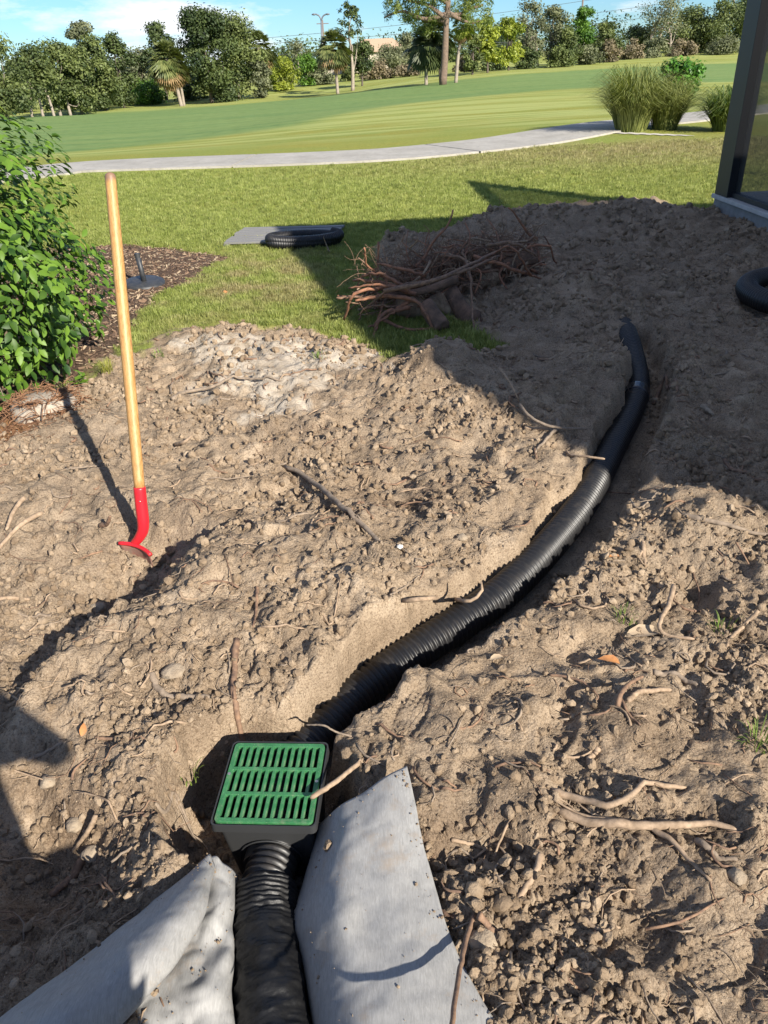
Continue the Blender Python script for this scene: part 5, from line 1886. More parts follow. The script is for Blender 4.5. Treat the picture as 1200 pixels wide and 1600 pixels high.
lay('root', [(385, 818), (410, 820), (440, 824)], .009, 'short brown stick pointing at the long diagonal stick from the left', 'root', cat='stick')
lay('root', [(270, 630), (300, 620), (340, 608), (380, 602), (440, 600)], .012, 'long dusty root lying on the pale sand patch', 'root_grey', arch=.015, branches=[([(275, 628), (268, 612), (285, 600)], .009)])
lay('root', [(402, 960), (402, 935), (398, 975)] and [(402, 918), (402, 945), (396, 985)], .006, 'thin upright root on the bank above the grate pit', 'root')
lay('root', [(370, 1000), (368, 1040), (366, 1090), (375, 1120), (390, 1138)], .011, 'thick root hanging down the pit wall left of the pipe', 'root', branches=[([(372, 1020), (366, 1060), (368, 1100)], .007)])
lay('root', [(240, 1062), (250, 1082), (275, 1096), (330, 1100)], .012, 'curved dusty root round a small round stone on the left dirt', 'root_grey')
lay('root', [(82, 968), (60, 967), (28, 964)], .007, 'short grey stick lying level at the left edge below the shovel', 'root_grey', cat='stick')
lay('root', [(0, 938), (22, 937), (48, 940)], .009, 'pale root stub at the very left edge above the short grey stick')
lay('root', [(38, 778, .05), (22, 800, .03), (10, 830, .01)], .010, 'pale curved stick at the far left edge, shorter of a pair', 'root_pale', cat='stick')
lay('root', [(66, 802, .05), (35, 820, .03), (10, 845, .01), (-15, 880, .0)], .011, 'pale long stick at the far left edge, longer of a pair', 'root_pale', cat='stick')
lay('root', [(82, 738), (115, 739), (160, 733)], .009, 'dusty root crossed by the shovel shadow', 'root_grey', arch=.01)
lay('root', [(160, 830, .0), (168, 820, .02), (172, 808, .05)], .012, 'small root stump sticking up left of the shovel blade', 'root')
lay('root', [(275, 700, .0), (288, 692, .03), (300, 682, .06)], .010, 'small raised root end with a sharp shadow right of the shovel shaft', 'root_pale')
lay('root', [(150, 1155), (185, 1158), (215, 1155), (235, 1165)], .005, 'thin root above the brown leaf in the lower left dirt', 'root')
lay('root', [(45, 1195), (70, 1180), (100, 1170)], .006, 'dusty thin root in the photographer shadow, lower left', 'root_grey')
lay('root', [(150, 1275, .03), (138, 1300, .02), (115, 1335, .0)], .007, 'pale stick standing in the hollow above the fabric roll', 'root_pale', cat='stick')
lay('root', [(130, 1345), (110, 1380), (80, 1405)], .012, 'dark curved root in the shaded hollow beside the fabric roll', 'root')
lay('root', [(245, 1265), (265, 1285), (290, 1300), (315, 1330)], .006, 'twisted root ending at the peak of the fabric roll', 'root_grey')
lay('root', [(742, 1432), (728, 1470, 'r', .02), (716, 1530, 'r', .07), (705, 1610, 'r', .14), (692, 1750, 'r', .24), (685, 1900, 'r', .30)], .0052, 'slender brown root rising over the edge of the flat fabric flap', 'root', taper=.8, n=34)
lay('root', [(748, 1430, .03), (765, 1450, .02), (778, 1470, .0)], .008, 'short dark root forming a loop beside the round tuber', 'root')
lay('root', [(845, 1335, .03), (838, 1360, .02), (820, 1395, .0), (800, 1425, .0)], .0085, 'pale root standing slanted in coarse clods', 'root_pale')
lay('root', [(705, 1317), (735, 1322), (772, 1336)], .006, 'light root lying in the dark hollow right of the fabric flap', 'root_pale', branches=[([(760, 1330), (745, 1345), (725, 1352)], .004)])
lay('root', [(675, 1415), (692, 1432), (715, 1440)], .006, 'small reddish root at the edge of the fabric flap', 'root')
lay('root', [(910, 1440), (940, 1458), (970, 1448)], .005, 'thin bent root on loose crumbs at lower right', 'root_pale')
lay('root', [(1085, 1320), (1120, 1345), (1150, 1350)], .009, 'dusty root under the cut end of the long forked root', 'root_grey')
lay('root', [(862, 1500), (880, 1530), (915, 1555)], .004, 'thin dark root on smooth sand at the bottom right', 'root')
lay('root', [(395, 105), (0, 0)] and [(503, 960), (520, 980), (545, 1012)], .004, 'thin straight rootlet on the sunlit bank left of the pipe', 'root_pale')
lay('root', [(655, 790), (672, 792), (692, 790), (698, 800)], .006, 'pale orange root in the dark patch left of the trench', 'root_pale')
lay('root', [(540, 815), (552, 800), (570, 790)], .007, 'splintered root beside the long diagonal stick', 'root')
lay('root', [(485, 835), (490, 812), (520, 800)], .006, 'bent pale root under the long diagonal stick', 'root_pale')
lay('root', [(830, 815), (810, 825), (790, 830)], .004, 'thin root on the left trench rim opposite the reddish leaf', 'root')
lay('root', [(1000, 520, .0), (1005, 545, .01), (1000, 575, .0)] and [(953, 562), (965, 545, 'r', .03), (975, 528, 'r', .06)], .003, 'thin pale stalk leaning at the buried end of the pipe', 'root_pale', cat='stalk')
lay('root', [(397, 395, .02), (405, 372, .16)], .006, 'pale thin stick standing in the lawn by the coiled pipe', 'root_pale', cat='stick') if False else None
lay('root', [(515, 395, .0), (508, 378, .10), (505, 370, .16)], .007, 'pale thin stick leaning on the coiled pipe in the grass', 'root_pale', cat='stick')
lay('root', [(185, 462), (205, 452)] and [(148, 472), (160, 468), (172, 465)], .008, 'short pale stick on the dark mulch left of the shovel shaft', 'root_pale', cat='stick')

def stone(px, py, r, label, mat='rock', seed=1, name='stone', cat='stone', squash=.6, lift=.25):
    g = G(px, py)
    g[2] += r * lift
    return link(name, rock_mesh(name, M[mat], seed, 3, .22, squash, r), None, g, (0, 0, seed), label, cat)
stone(222, 1230, .026, 'smooth egg shaped stone in the photographer shadow', seed=2) if False else None
stone(78, 1228, .024, 'smooth rounded stone at the shadow edge in the lower left dirt', seed=2)
stone(145, 1338, .026, 'dark rounded stone in the hollow above the fabric roll', seed=3)
stone(118, 1296, .024, 'squat stone above the rounded one in the lower left hollow', seed=5)
stone(272, 1055, .036, 'flat pale round stone inside the curved dusty root', seed=4, squash=.4)
stone(155, 955, .030, 'pale lump of stone on the edge of the long curved ledge shadow', seed=6)
stone(118, 640, .030, 'beige angular stone right of the palm stump', seed=7, squash=.5)
stone(625, 859, .012, 'small bright white chip right of the long diagonal stick', 'white_bit', 8)
stone(758, 1478, .034, 'round dusty tuber beside the fabric flap edge', 'rock', 9, 'tuber', 'tuber', .8, .1)
stone(785, 1420, .024, 'coarse clod standing above the round tuber', 'clod', 10, 'soil_clod', 'clod', .9)
stone(740, 1400, .022, 'coarse clod left of the slanted pale root', 'clod', 11, 'soil_clod', 'clod', .9)
stone(870, 1300, .018, 'single knobby clod between the slanted root and the long forked root', 'clod', 12, 'soil_clod', 'clod', .9)
stone(1150, 1375, .020, 'yellowish lump near the right edge under the long forked root', 'rock', 13, 'soil_clod', 'clod', .8)
stone(352, 458, .026, 'reddish stone lying in the dry grass', 'leaf_dead', 14)
stone(545, 1185, .022, 'small dark lump between the grate and the fabric flap tip', 'clod', 15, 'soil_clod', 'clod', .9)
stone(722, 848, .02, 'grey pebble on the bank above the trench bend', 'rock', 16)
def leaf_thing(px, py, L, W_, rot, label, mat='leaf_dead', curl=.5):
    g = G(px, py, .008)
    me = leaf_mesh('fallen_leaf', L, W_, M[mat], .5, curl)
    link('fallen_leaf', me, None, g, rot, label, 'leaf')
leaf_thing(968, 1042, .06, .034, (0, -.6, 2.9), 'curled orange dead leaf casting a pointed shadow on the right dirt')
leaf_thing(130, 1160, .035, .020, (.8, -.8, 1.2), 'small orange brown leaf standing in the lower left dirt')
leaf_thing(950, 878, .055, .022, (0, -.2, .3), 'reddish leaf on the right rim of the trench')
leaf_thing(612, 1072, .03, .02, (0, -.5, 1.0), 'small red leaf on the trench edge beside the pipe')
leaf_thing(975, 1000, .14, .06, (0, 0, .2), 'large flat tan leaf beside a green tuft on the right dirt', 'leaf_tan', .05)
leaf_thing(765, 1035, .05, .025, (0, 0, .4), 'pale tan leaf on the bank just right of the trench', 'leaf_tan', .1)
leaf_thing(886, 796, .05, .014, (0, -.8, 1.2), 'narrow whitish leaf standing against the left side of the pipe', 'leaf_tan', .1)

# weeds and tufts
def clump(name, px, py, n, h, w, spread, label, cat, mat, seed, d=None, droop=.5, seg=4):
    rg = np.random.default_rng(seed)
    b0 = G(px, py) if d is None else PY(px, py, d)
    if d is not None:
        b0[2] = float(H0(b0[:1], b0[1:2])[0])
    V, F, va = [], [], []
    for i in range(n):
        a = rg.uniform(0, 6.28)
        rr = spread * math.sqrt(rg.uniform()) * .5
        b = np.array([math.cos(a) * rr, math.sin(a) * rr, -.01])
        a2 = a + rg.normal(0, .5)
        hh = h * rg.uniform(.55, 1.1)
        lean_ = rg.uniform(.05, 1.0)
        hh *= 1 - .38 * lean_ ** 2
        out = hh * lean_ * droop * 1.45 + rr * .5
        wd = w * rg.uniform(.6, 1.2)
        sx, sy = -math.sin(a2) * wd / 2, math.cos(a2) * wd / 2
        n0 = len(V)
        for k in range(seg):
            f = k / (seg)
            z = hh * (f * (2 - f) * 1.0 - .35 * droop * f ** 3)
            x = out * f ** 1.35
            V.append((b[0] + math.cos(a2) * x - sx * (1 - f * .6), b[1] + math.sin(a2) * x - sy * (1 - f * .6), b[2] + z))
            V.append((b[0] + math.cos(a2) * x + sx * (1 - f * .6), b[1] + math.sin(a2) * x + sy * (1 - f * .6), b[2] + z))
        V.append((b[0] + math.cos(a2) * out, b[1] + math.sin(a2) * out, b[2] + hh * (1 - .35 * droop)))
        for k in range(seg - 1):
            F.append([n0 + 2 * k, n0 + 2 * k + 1, n0 + 2 * k + 3, n0 + 2 * k + 2])
        F.append([n0 + 2 * seg - 2, n0 + 2 * seg - 1, n0 + 2 * seg])
        va += [rg.uniform()] * seg
    me = mesh_np(name, V, F, (mat,), False)
    attr(me, 'v', va, 'FACE')
    return link(name, me, None, b0, None, label, cat)
M['weed'] = leafmat('weed_blade', (.07, .13, .02), (.22, .30, .06), .6, .35, 20)
M['weed_y'] = leafmat('dry_tuft', (.20, .22, .03), (.42, .40, .10), .6, .35, 20)
for px, py, n, h, lb, mt in ((975, 968, 26, .06, 'green grass tuft beside the large flat tan leaf', 'weed'), (1185, 1165, 40, .08, 'dark green grass tuft at the right edge of the dirt', 'weed'), (1125, 990, 14, .07, 'thin green weed between the two curved roots', 'weed'),
                          (308, 1278, 22, .05, 'small green weed at the left rim of the grate pit', 'weed'), (168, 582, 90, .10, 'yellowish grass tuft behind the shovel shaft', 'weed_y'), (500, 560, 30, .05, 'low green tuft on the pale sand', 'weed'),
                          (250, 560, 40, .06, 'sparse green tuft right of the shovel shaft', 'weed'), (130, 385, 50, .16, 'yellow green leafy weed at the edge of the mulch bed', 'weed_y'), (655, 545, 60, .10, 'taller green grass tuft below the root heap', 'weed'), (740, 552, 60, .09, 'green grass tuft at the point of the lawn by the shaded dirt', 'weed')):
    clump('grass_tuft', px, py, n, h, .0035, .07, lb, 'grass tuft', M[mt], int(px))

# ------------------------------------------------------------------ ornamental grasses and shrub by the cart path
M['orn'] = leafmat('ornamental_blade', (.085, .12, .03), (.30, .32, .10), .6, .3, 3)
M['orn_d'] = leafmat('dark_blade', (.04, .09, .02), (.20, .24, .07), .5, .3, 3)
clump('ornamental_grass', 985, 207, 1900, 1.42, .020, .62, 'large fountain shaped ornamental grass at the bend of the cart path', 'ornamental grass', M['orn'], 31, 18.2, .8)
clump('ornamental_grass', 1038, 207, 1100, 1.15, .020, .5, 'olive fountain grass growing under the bright green shrub', 'ornamental grass', M['orn'], 32, 18.3, .8)
clump('ornamental_grass', 1133, 205, 900, 1.0, .028, .5, 'dark arching grass clump beside the dark enclosure post', 'ornamental grass', M['orn_d'], 33, 17.6, .95)
def shrub(name, px, py, topy, wpx, d, n, size, mat, label, seed, cat='shrub', low=.1):
    rg = np.random.default_rng(seed)
    b0 = PY(px, py, d)
    b0[2] = float(H0(b0[:1], b0[1:2])[0])
    h = PY(px, topy, d)[2] - b0[2]
    w = abs(PY(px + wpx / 2, py, d)[0] - PY(px - wpx / 2, py, d)[0])
    root = empty(name, b0, label, cat)
    nb = 16
    bl = []
    for k in range(nb):
        a = rg.uniform(0, 6.28)
        bl.append((rg.uniform(0, .34) * w * math.cos(a), rg.uniform(0, .34) * w * math.sin(a), h * rg.uniform(low + .15, .84), w * rg.uniform(.12, .24)))
    C, D, Va = [], [], []
    for k in range(n):
        x, y, z, r = bl[rg.integers(0, nb)]
        dd = rg.normal(size=3)
        dd /= np.linalg.norm(dd)
        rr = r * rg.uniform(.4, 1.12)
        C.append((x + dd[0] * rr, y + dd[1] * rr, max(.02, z + dd[2] * rr)))
        D.append(dd * .6 + [0, 0, .7] + rg.normal(0, .4, 3))
    link('crown', leaf_cloud('crown', np.array(C), np.array(D), size, mat, seed + 1, aspect=.55), root)
    mb = MB()
    for k in range(9):
        x, y, z, r = bl[k]
        mb.tube(spline([(rg.normal(0, .03) * w, rg.normal(0, .03) * w, 0), (x * .4, y * .4, z * .5), (x, y, z)], 7), np.linspace(.02 * h, .006 * h, 7), 5)
    link('stems', mb.mesh('stems', (M['stem'],)), root)
    return root
M['bright'] = leafmat('bright_leaf', (.035, .12, .018), (.12, .28, .035), .4, .3, 5)
shrub('leafy_shrub', 1052, 205, 84, 76, 18.9, 2600, .085, M['bright'], 'bright green leafy shrub rising behind the ornamental grasses', 41, low=.35)
def spill():
    g = [P(a, b, 0) for a, b in ((940, 212), (1010, 210), (1075, 214))]
    m = simple('white_sand', (.55, .52, .46), (.46, .43, .37), 10, .95, .4, .004, 60)
    for k, p in enumerate(g):
        z = float(H0(np.array([p[0]]), np.array([p[1]]))[0])
    V, F = [], []
    n = 40
    c = P(1000, 211, 0)
    a0, a1 = P(930, 210, 0), P(1085, 214, 0)
    for i in range(n):
        f = i / (n - 1)
        p = a0 * (1 - f) + a1 * f
        w = .16 * math.sin(math.pi * f) ** .6 * (1 + .4 * math.sin(i * 1.3)) + .01
        for s in (-1, 1):
            q = p + np.array([0, s * w, 0])
            V.append((q[0] - c[0], q[1] - c[1], float(H0(q[:1], q[1:2])[0]) + .012))
    for i in range(n - 1):
        F.append([2 * i, 2 * i + 2, 2 * i + 3, 2 * i + 1])
    link('sand_strip', mesh_np('sand_strip', V, F, (m,)), None, (c[0], c[1], 0), kind='stuff')
spill()
# ------------------------------------------------------------------ trees beyond the fairway
M['oak'] = leafmat('oak_leaf', (.045, .070, .022), (.165, .20, .06), .6, .25, .5)
M['oak_d'] = leafmat('oak_leaf_dark', (.026, .048, .016), (.105, .14, .042), .6, .25, .5)
M['oak_g'] = leafmat('grey_leaf', (.075, .09, .045), (.22, .235, .125), .7, .25, .5)
M['green_l'] = leafmat('fresh_leaf', (.045, .11, .018), (.14, .26, .035), .5, .3, .5)
M['yel_l'] = leafmat('yellow_leaf', (.12, .17, .02), (.34, .38, .05), .5, .35, .5)
M['palm_l'] = leafmat('palm_frond', (.055, .085, .022), (.20, .22, .075), .5, .25, .6)
M['palm_d'] = leafmat('palm_frond_dark', (.025, .045, .016), (.085, .11, .035), .5, .25, .6)
M['palm_dead'] = leafmat('palm_dead', (.22, .14, .06), (.38, .26, .13), .8, .2, .6)
M['brush'] = leafmat('brush_leaf', (.10, .09, .05), (.26, .21, .13), .8, .2, .4)
M['trunk'] = simple('tree_bark', (.13, .105, .085), (.08, .065, .05), 6, .95, .8, .02, 20)
M['trunk_p'] = simple('pale_bark', (.34, .29, .23), (.24, .20, .16), 5, .95, .6, .02, 20)
M['trunk_r'] = simple('pine_bark', (.21, .145, .105), (.13, .095, .07), 5, .95, .8, .03, 12)

def place(px, py, d):
    p = PY(px, py, d)
    p[2] = float(H0(p[:1], p[1:2])[0])
    return p
def cloud(blobs, n, rg, flat=.75, hollow=.35):
    w = np.array([b[3] ** 2 for b in blobs])
    k = rg.choice(len(blobs), n, p=w / w.sum())
    B = np.array(blobs)[k]
    d = rg.normal(size=(n, 3))
    d /= np.linalg.norm(d, axis=1)[:, None]
    r = B[:, 3] * (hollow + (1 - hollow) * rg.uniform(size=n) ** .6) * (1 + .15 * rg.normal(size=n))
    C = B[:, :3] + d * r[:, None] * [1, 1, flat]
    Nn = d * .7 + np.array([0, 0, .5]) + rg.normal(0, .5, (n, 3))
    shade = rg.uniform(size=len(blobs))[k]
    return C, Nn, shade
def broadleaf(name, px, base, top, wpx, d, label, mat='oak', seed=0, n=2600, size=.34, trunks=1, bole=.22, lean=0.0, sparse=1.0, tm='trunk', low=.10, cat='tree', nbl=30, group=None):
    rg = np.random.default_rng(seed + 500)
    b0 = place(px, base, d)
    h = PY(px, top, d)[2] - b0[2]
    w = wpx / FPX * d * 1.06
    root = empty(name, b0, label, cat, group)
    bl = []
    for k in range(nbl):
        f = rg.uniform(low, .93)
        prof = math.sin(math.pi * min(1, (f - low + .12) / (1.08 - low))) ** .4
        a = rg.uniform(0, 6.28)
        rr = rg.uniform(.05, .5) * w * max(prof, .55) * .8
        bl.append([rr * math.cos(a) + lean * f * h, rr * math.sin(a), f * h, rg.uniform(.12, .21) * w * sparse])
    bl.append([lean * h, 0, h * .9, .14 * w * sparse])
    C, Nn, sh = cloud(bl, int(n * 2.7), rg, .8, .2)
    C[:, 2] = np.maximum(C[:, 2], .15)
    link('crown', leaf_cloud('crown', C, Nn, size * .84, M[mat], seed, sh, .6), root)
    for t in range(trunks):
        off = (t - (trunks - 1) / 2) * w * .16
        mb = MB()
        top_t = np.array([off * .6 + lean * h * .5, rg.normal(0, .2), h * .55])
        r0 = max(.10, h * .022)
        mid = np.array([off + rg.normal(0, .12), 0, h * .25])
        tr = spline([(off * 1.2, 0, -.2), mid, top_t], 10)
        mb.tube(tr, np.linspace(r0 * 1.2, r0 * .5, 10), 7)
        link('trunk', mb.mesh('trunk', (M[tm],)), root)
        for k in range(7):
            b = bl[rg.integers(0, len(bl))]
            s0 = tr[rg.integers(3, 10)]
            e = np.array(b[:3])
            sp = spline([s0, (s0 + e) / 2 + rg.normal(0, .05 * h, 3), e], 7)
            link('limb', MB().tube(sp, np.linspace(r0 * .42, r0 * .12, 7), 5).mesh('limb', (M[tm],)), root)
    return root
def palm(px, base, top, wpx, d, label, mat='palm_l', seed=0, skirt=.5, lean=0.0, tm='trunk_p', bottom=None, n=90, dead=True):
    rg = np.random.default_rng(seed + 900)
    b0 = place(px, base, d)
    h = PY(px, top, d)[2] - b0[2]
    w = wpx / FPX * d * .93
    root = empty('palm_tree', b0, label, 'palm tree')
    hub = np.array([lean, 0, h - w * .42])
    r0 = max(.14, w * .045)
    tr = spline([(0, 0, -.2), (lean * .35, 0, hub[2] * .5), hub], 12)
    link('trunk', MB().tube(tr, np.linspace(r0 * 1.1, r0 * .85, 12), 8).mesh('trunk', (M[tm],)), root)
    for part, nn, mt in (('crown', int(n * 1.6), mat), ('dead_fronds', n // 3 if dead else 0, 'palm_dead')):
        V, F, va = [], [], []
        for k in range(nn):
            a = rg.uniform(0, 6.28)
            e = rg.uniform(-1.15, 1.55) if part == 'crown' else rg.uniform(-1.5, -.8)
            L = w * .5 * rg.uniform(.75, 1.05) * (1.0 if e > -.3 else .95 + skirt * .5)
            dv = np.array([math.cos(a) * math.cos(e), math.sin(a) * math.cos(e), math.sin(e)])
            c0 = hub + dv * L * .45 + [0, 0, L * .05]
            side = np.cross(dv, [0, 0, 1])
            side /= np.linalg.norm(side) + 1e-6
            up = np.cross(side, dv)
            for q in range(11):
                f = (q - 5) / 5.0
                tip = c0 + dv * L * .55 * (1 - .35 * abs(f)) + side * f * L * .42 - np.array([0, 0, L * (.10 + .10 * rg.uniform())]) + up * .04 * L
                n0 = len(V)
                ww = side * L * .045 + up * L * .02
                m_ = (c0 + tip) / 2 + up * L * .06
                V += [c0, m_ - ww, m_ + ww, tip]
                F.append([n0, n0 + 1, n0 + 3, n0 + 2])
                va.append(rg.uniform())
        if V:
            me = mesh_np(part, V, F, (M[mt],), False)
            attr(me, 'v', va, 'FACE')
            link(part, me, root)
    return root

broadleaf('oak_tree', 12, 186, 48, 95, 68, 'mossy oak cut by the left edge of the picture, one slim pale trunk', 'oak', 1, 3000, .30, tm='trunk_p')
broadleaf('oak_tree', 68, 184, 72, 75, 74, 'low oak with three leaning slim trunks side by side', 'oak', 2, 2600, .30, trunks=3, low=.28, tm='trunk_p')
broadleaf('oak_tree', 103, 182, 62, 70, 78, 'olive oak with a pale forked trunk, right of the three leaning trunks', 'oak', 3, 2600, .32, tm='trunk_p', trunks=2)
broadleaf('oak_tree', 128, 181, 66, 60, 80, 'short oak with a stout light trunk behind a small white stake', 'oak', 4, 2200, .32, tm='trunk_p')
broadleaf('oak_tree', 150, 179, 24, 52, 86, 'tall airy oak whose open top rises highest in the left group', 'oak_g', 5, 1500, .30, sparse=.8, low=.35)
broadleaf('oak_tree', 166, 177, 54, 70, 84, 'broad dark trunked oak where the left group slopes down', 'oak', 6, 2800, .34)
broadleaf('oak_tree', 195, 174, 50, 60, 90, 'rounded oak at the right end of the left group', 'oak_d', 7, 2600, .34, low=.1)
broadleaf('oak_tree', 222, 172, 78, 70, 104, 'grey green tree standing back between the left group and the yellowing palm', 'oak_g', 8, 2200, .36, low=.05)
broadleaf('oak_tree', 40, 180, 96, 70, 92, 'bushy oak behind the leaning trunks near the left edge', 'oak_d', 9, 2200, .36, low=.05)
broadleaf('oak_tree', 262, 168, 26, 52, 104, 'dark oak whose crown shows directly above the yellowing palm', 'oak_d', 10, 2600, .36, low=.3)
palm(284, 166, 60, 58, 90, 'tall cabbage palm with hanging yellow brown fronds and white trunk', 'palm_l', 1, .8, -.8, n=110)
palm(288, 166, 74, 44, 91, 'second palm trunk leaning beside the yellowing palm', 'palm_l', 2, .8, -.15, n=60)
broadleaf('oak_tree', 331, 161, 12, 92, 92, 'largest dark oak in the middle of the treeline with a leaning black trunk', 'oak_d', 11, 5200, .34, low=.12, nbl=40)
broadleaf('oak_tree', 374, 157, 24, 88, 95, 'wide oak right of the largest one with a pale forked trunk', 'oak', 12, 4600, .34, tm='trunk_p', low=.12, nbl=40)
palm(413, 156, 46, 44, 96, 'palm merging into the right side of the wide oak, grey moss below', 'palm_l', 3, 1.2, -.1, n=90)
broadleaf('mossy_tree', 410, 155, 92, 36, 94, 'drooping grey moss covered small tree beneath the merged palm', 'oak_g', 13, 1300, .3, low=.05)
broadleaf('round_shrub', 445, 143, 92, 52, 104, 'rounded yellow green shrub right of the palm with moss', 'yel_l', 14, 2200, .3, low=.02, cat='shrub')
broadleaf('round_shrub', 482, 136, 84, 40, 108, 'upright green shrub left of the round headed palm', 'green_l', 15, 1500, .3, low=.08, cat='shrub')
broadleaf('slender_tree', 470, 138, 62, 46, 120, 'thin branched tree with sparse leaves behind the shrubs', 'oak_g', 16, 420, .3, sparse=.8, low=.55, tm='trunk_p')
palm(528, 147, 45, 48, 88, 'round headed cabbage palm standing alone below the street lamp', 'palm_l', 4, 1.0, -.25, n=130)
broadleaf('slender_tree', 551, 143, -6, 46, 91, 'tall thin tree with a bare curved stem and sparse tufts of leaves', 'oak_d', 17, 520, .30, sparse=.62, low=.52, tm='trunk_p')
broadleaf('round_tree', 566, 141, 64, 44, 97, 'low dark green tree behind the tall thin one', 'oak_d', 18, 1500, .32, low=.35)
broadleaf('round_tree', 608, 120, 70, 52, 122, 'dull olive rounded tree over the tan roof', 'oak_g', 19, 1700, .36, low=.1)
broadleaf('round_tree', 640, 118, 50, 42, 126, 'grey leaved tree left of the dark skirted palm', 'oak_g', 20, 1200, .34, low=.1)
palm(666, 133, 38, 50, 76, 'dark skirted palm with a thick hanging beard of fronds', 'palm_d', 5, 1.6, -.05, n=150, dead=False)
palm(689, 132, 22, 48, 79, 'dark palm half hidden behind the tall pine, slanted trunk', 'palm_d', 6, 1.2, -.5, tm='trunk', n=110, dead=False)
palm(712, 132, 22, 36, 74, 'slim pale palm right of the tall pine with yellow green head', 'yel_l', 7, .6, .55, n=70)

def pine():
    rg = np.random.default_rng(77)
    d = 72
    b0 = place(694, 132, d)
    root = empty('pine_tree', b0, 'tall pine with thick reddish trunk and crooked limbs reaching out of the picture', 'pine tree')
    def W(px, py, dy=0.0):
        return PY(px, py, d + dy) - b0
    tr = spline([W(692, 133), W(695, 90), W(697, 40), W(700, 5), W(702, -60), W(706, -110)], 22)
    r0 = .31
    link('trunk', MB().tube(tr, np.linspace(r0, r0 * .35, 22), 12).mesh('trunk', (M['trunk_r'],)), root)
    limbs = [[(698, 22), (670, 30), (650, 26), (632, 18), (612, 22), (600, 28)], [(697, 30), (688, 22), (668, 8), (650, 4), (634, 0)], [(699, 24), (720, 22), (740, 12), (755, 8)], [(700, 5), (680, -6), (660, -14)], [(701, -20), (720, -30), (745, -32)],
             [(697, 34), (678, 30), (664, 34), (655, 28)], [(701, -30), (680, -44), (650, -48)], [(703, -60), (724, -76), (740, -84)], [(704, -70), (690, -88), (672, -100)], [(698, 18), (715, 28), (735, 36), (752, 32)]]
    C, D, S = [], [], []
    for L in limbs:
        dy = rg.normal(0, 1.6)
        pts = [W(p[0], p[1], dy * i / len(L)) for i, p in enumerate(L)]
        sp = spline(pts, 16)
        link('limb', MB().tube(sp, np.linspace(.20, .06, 16), 7).mesh('limb', (M['trunk_r'],)), root)
        for i in range(6, 16):
            for q in range(2):
                tip = sp[i] + rg.normal(0, .6, 3) + [0, 0, .3]
                sh = rg.uniform()
                for k in range(52):
                    v = rg.normal(size=3)
                    v /= np.linalg.norm(v)
                    C.append(tip + v * rg.uniform(.1, .52))
                    D.append(rg.normal(size=3))
                    S.append(sh)
    m = leafmat('pine_needle', (.06, .10, .022), (.22, .26, .05), .5, .25, .8)
    link('crown', leaf_cloud('crown', np.array(C), np.array(D), .42, m, 78, np.array(S), .14), root)
pine()
broadleaf('vine_tree', 762, 111, 26, 44, 92, 'leaning tree smothered in bright yellow green vine', 'yel_l', 21, 2200, .32, low=.2, lean=-.05)
broadleaf('vine_tree', 795, 109, 26, 44, 98, 'green vine covered tree right of the bright yellow one', 'yel_l', 22, 2000, .32, low=.15)
broadleaf('vine_tree', 738, 113, 34, 34, 90, 'vine hung small tree just right of the slim pale palm', 'oak', 23, 1300, .30, low=.15)
broadleaf('slender_tree', 828, 107, -2, 52, 108, 'sparse grey leaved tree with many thin upright stems', 'oak_g', 24, 1500, .30, trunks=3, tm='trunk_p', low=.2)
broadleaf('slender_tree', 862, 104, 4, 48, 110, 'feathery grey green tree left of the fresh green one', 'oak_g', 25, 1700, .30, trunks=2, tm='trunk_p', low=.1)
broadleaf('leafy_tree', 906, 99, 10, 40, 112, 'fresh bright green tree standing under the utility pole', 'green_l', 26, 2600, .32, low=.12)
broadleaf('leafy_tree', 946, 95, 36, 46, 116, 'mid green tree in the dip of the treeline right of the pole', 'oak', 27, 2200, .34, low=.08)
broadleaf('leafy_tree', 884, 102, 46, 44, 108, 'low bushy tree between the feathery tree and the fresh green one', 'oak', 28, 1600, .32, low=.04)
broadleaf('bare_tree', 1030, 78, -8, 74, 136, 'half bare tree with white spreading branches at the right of the treeline', 'oak_g', 29, 1300, .32, trunks=3, tm='trunk_p', low=.35)
broadleaf('dense_tree', 1078, 84, 14, 80, 140, 'dense olive tree right of the half bare white one', 'oak', 30, 3400, .40, low=.04)
broadleaf('dense_tree', 1120, 80, 2, 84, 138, 'wide light olive tree before the dark enclosure post', 'oak', 31, 3600, .40, low=.04)
broadleaf('dense_tree', 1160, 78, -6, 84, 142, 'tall olive tree partly behind the dark enclosure post', 'oak_d', 32, 3400, .40, low=.04)
broadleaf('dense_tree', 1000, 82, 42, 50, 140, 'dark low tree in the gap left of the half bare one', 'oak_d', 33, 1600, .38, low=.04)
broadleaf('dense_tree', 1215, 78, -6, 90, 138, 'olive tree seen dimly through the enclosure screen', 'oak', 34, 2600, .42, low=.04)
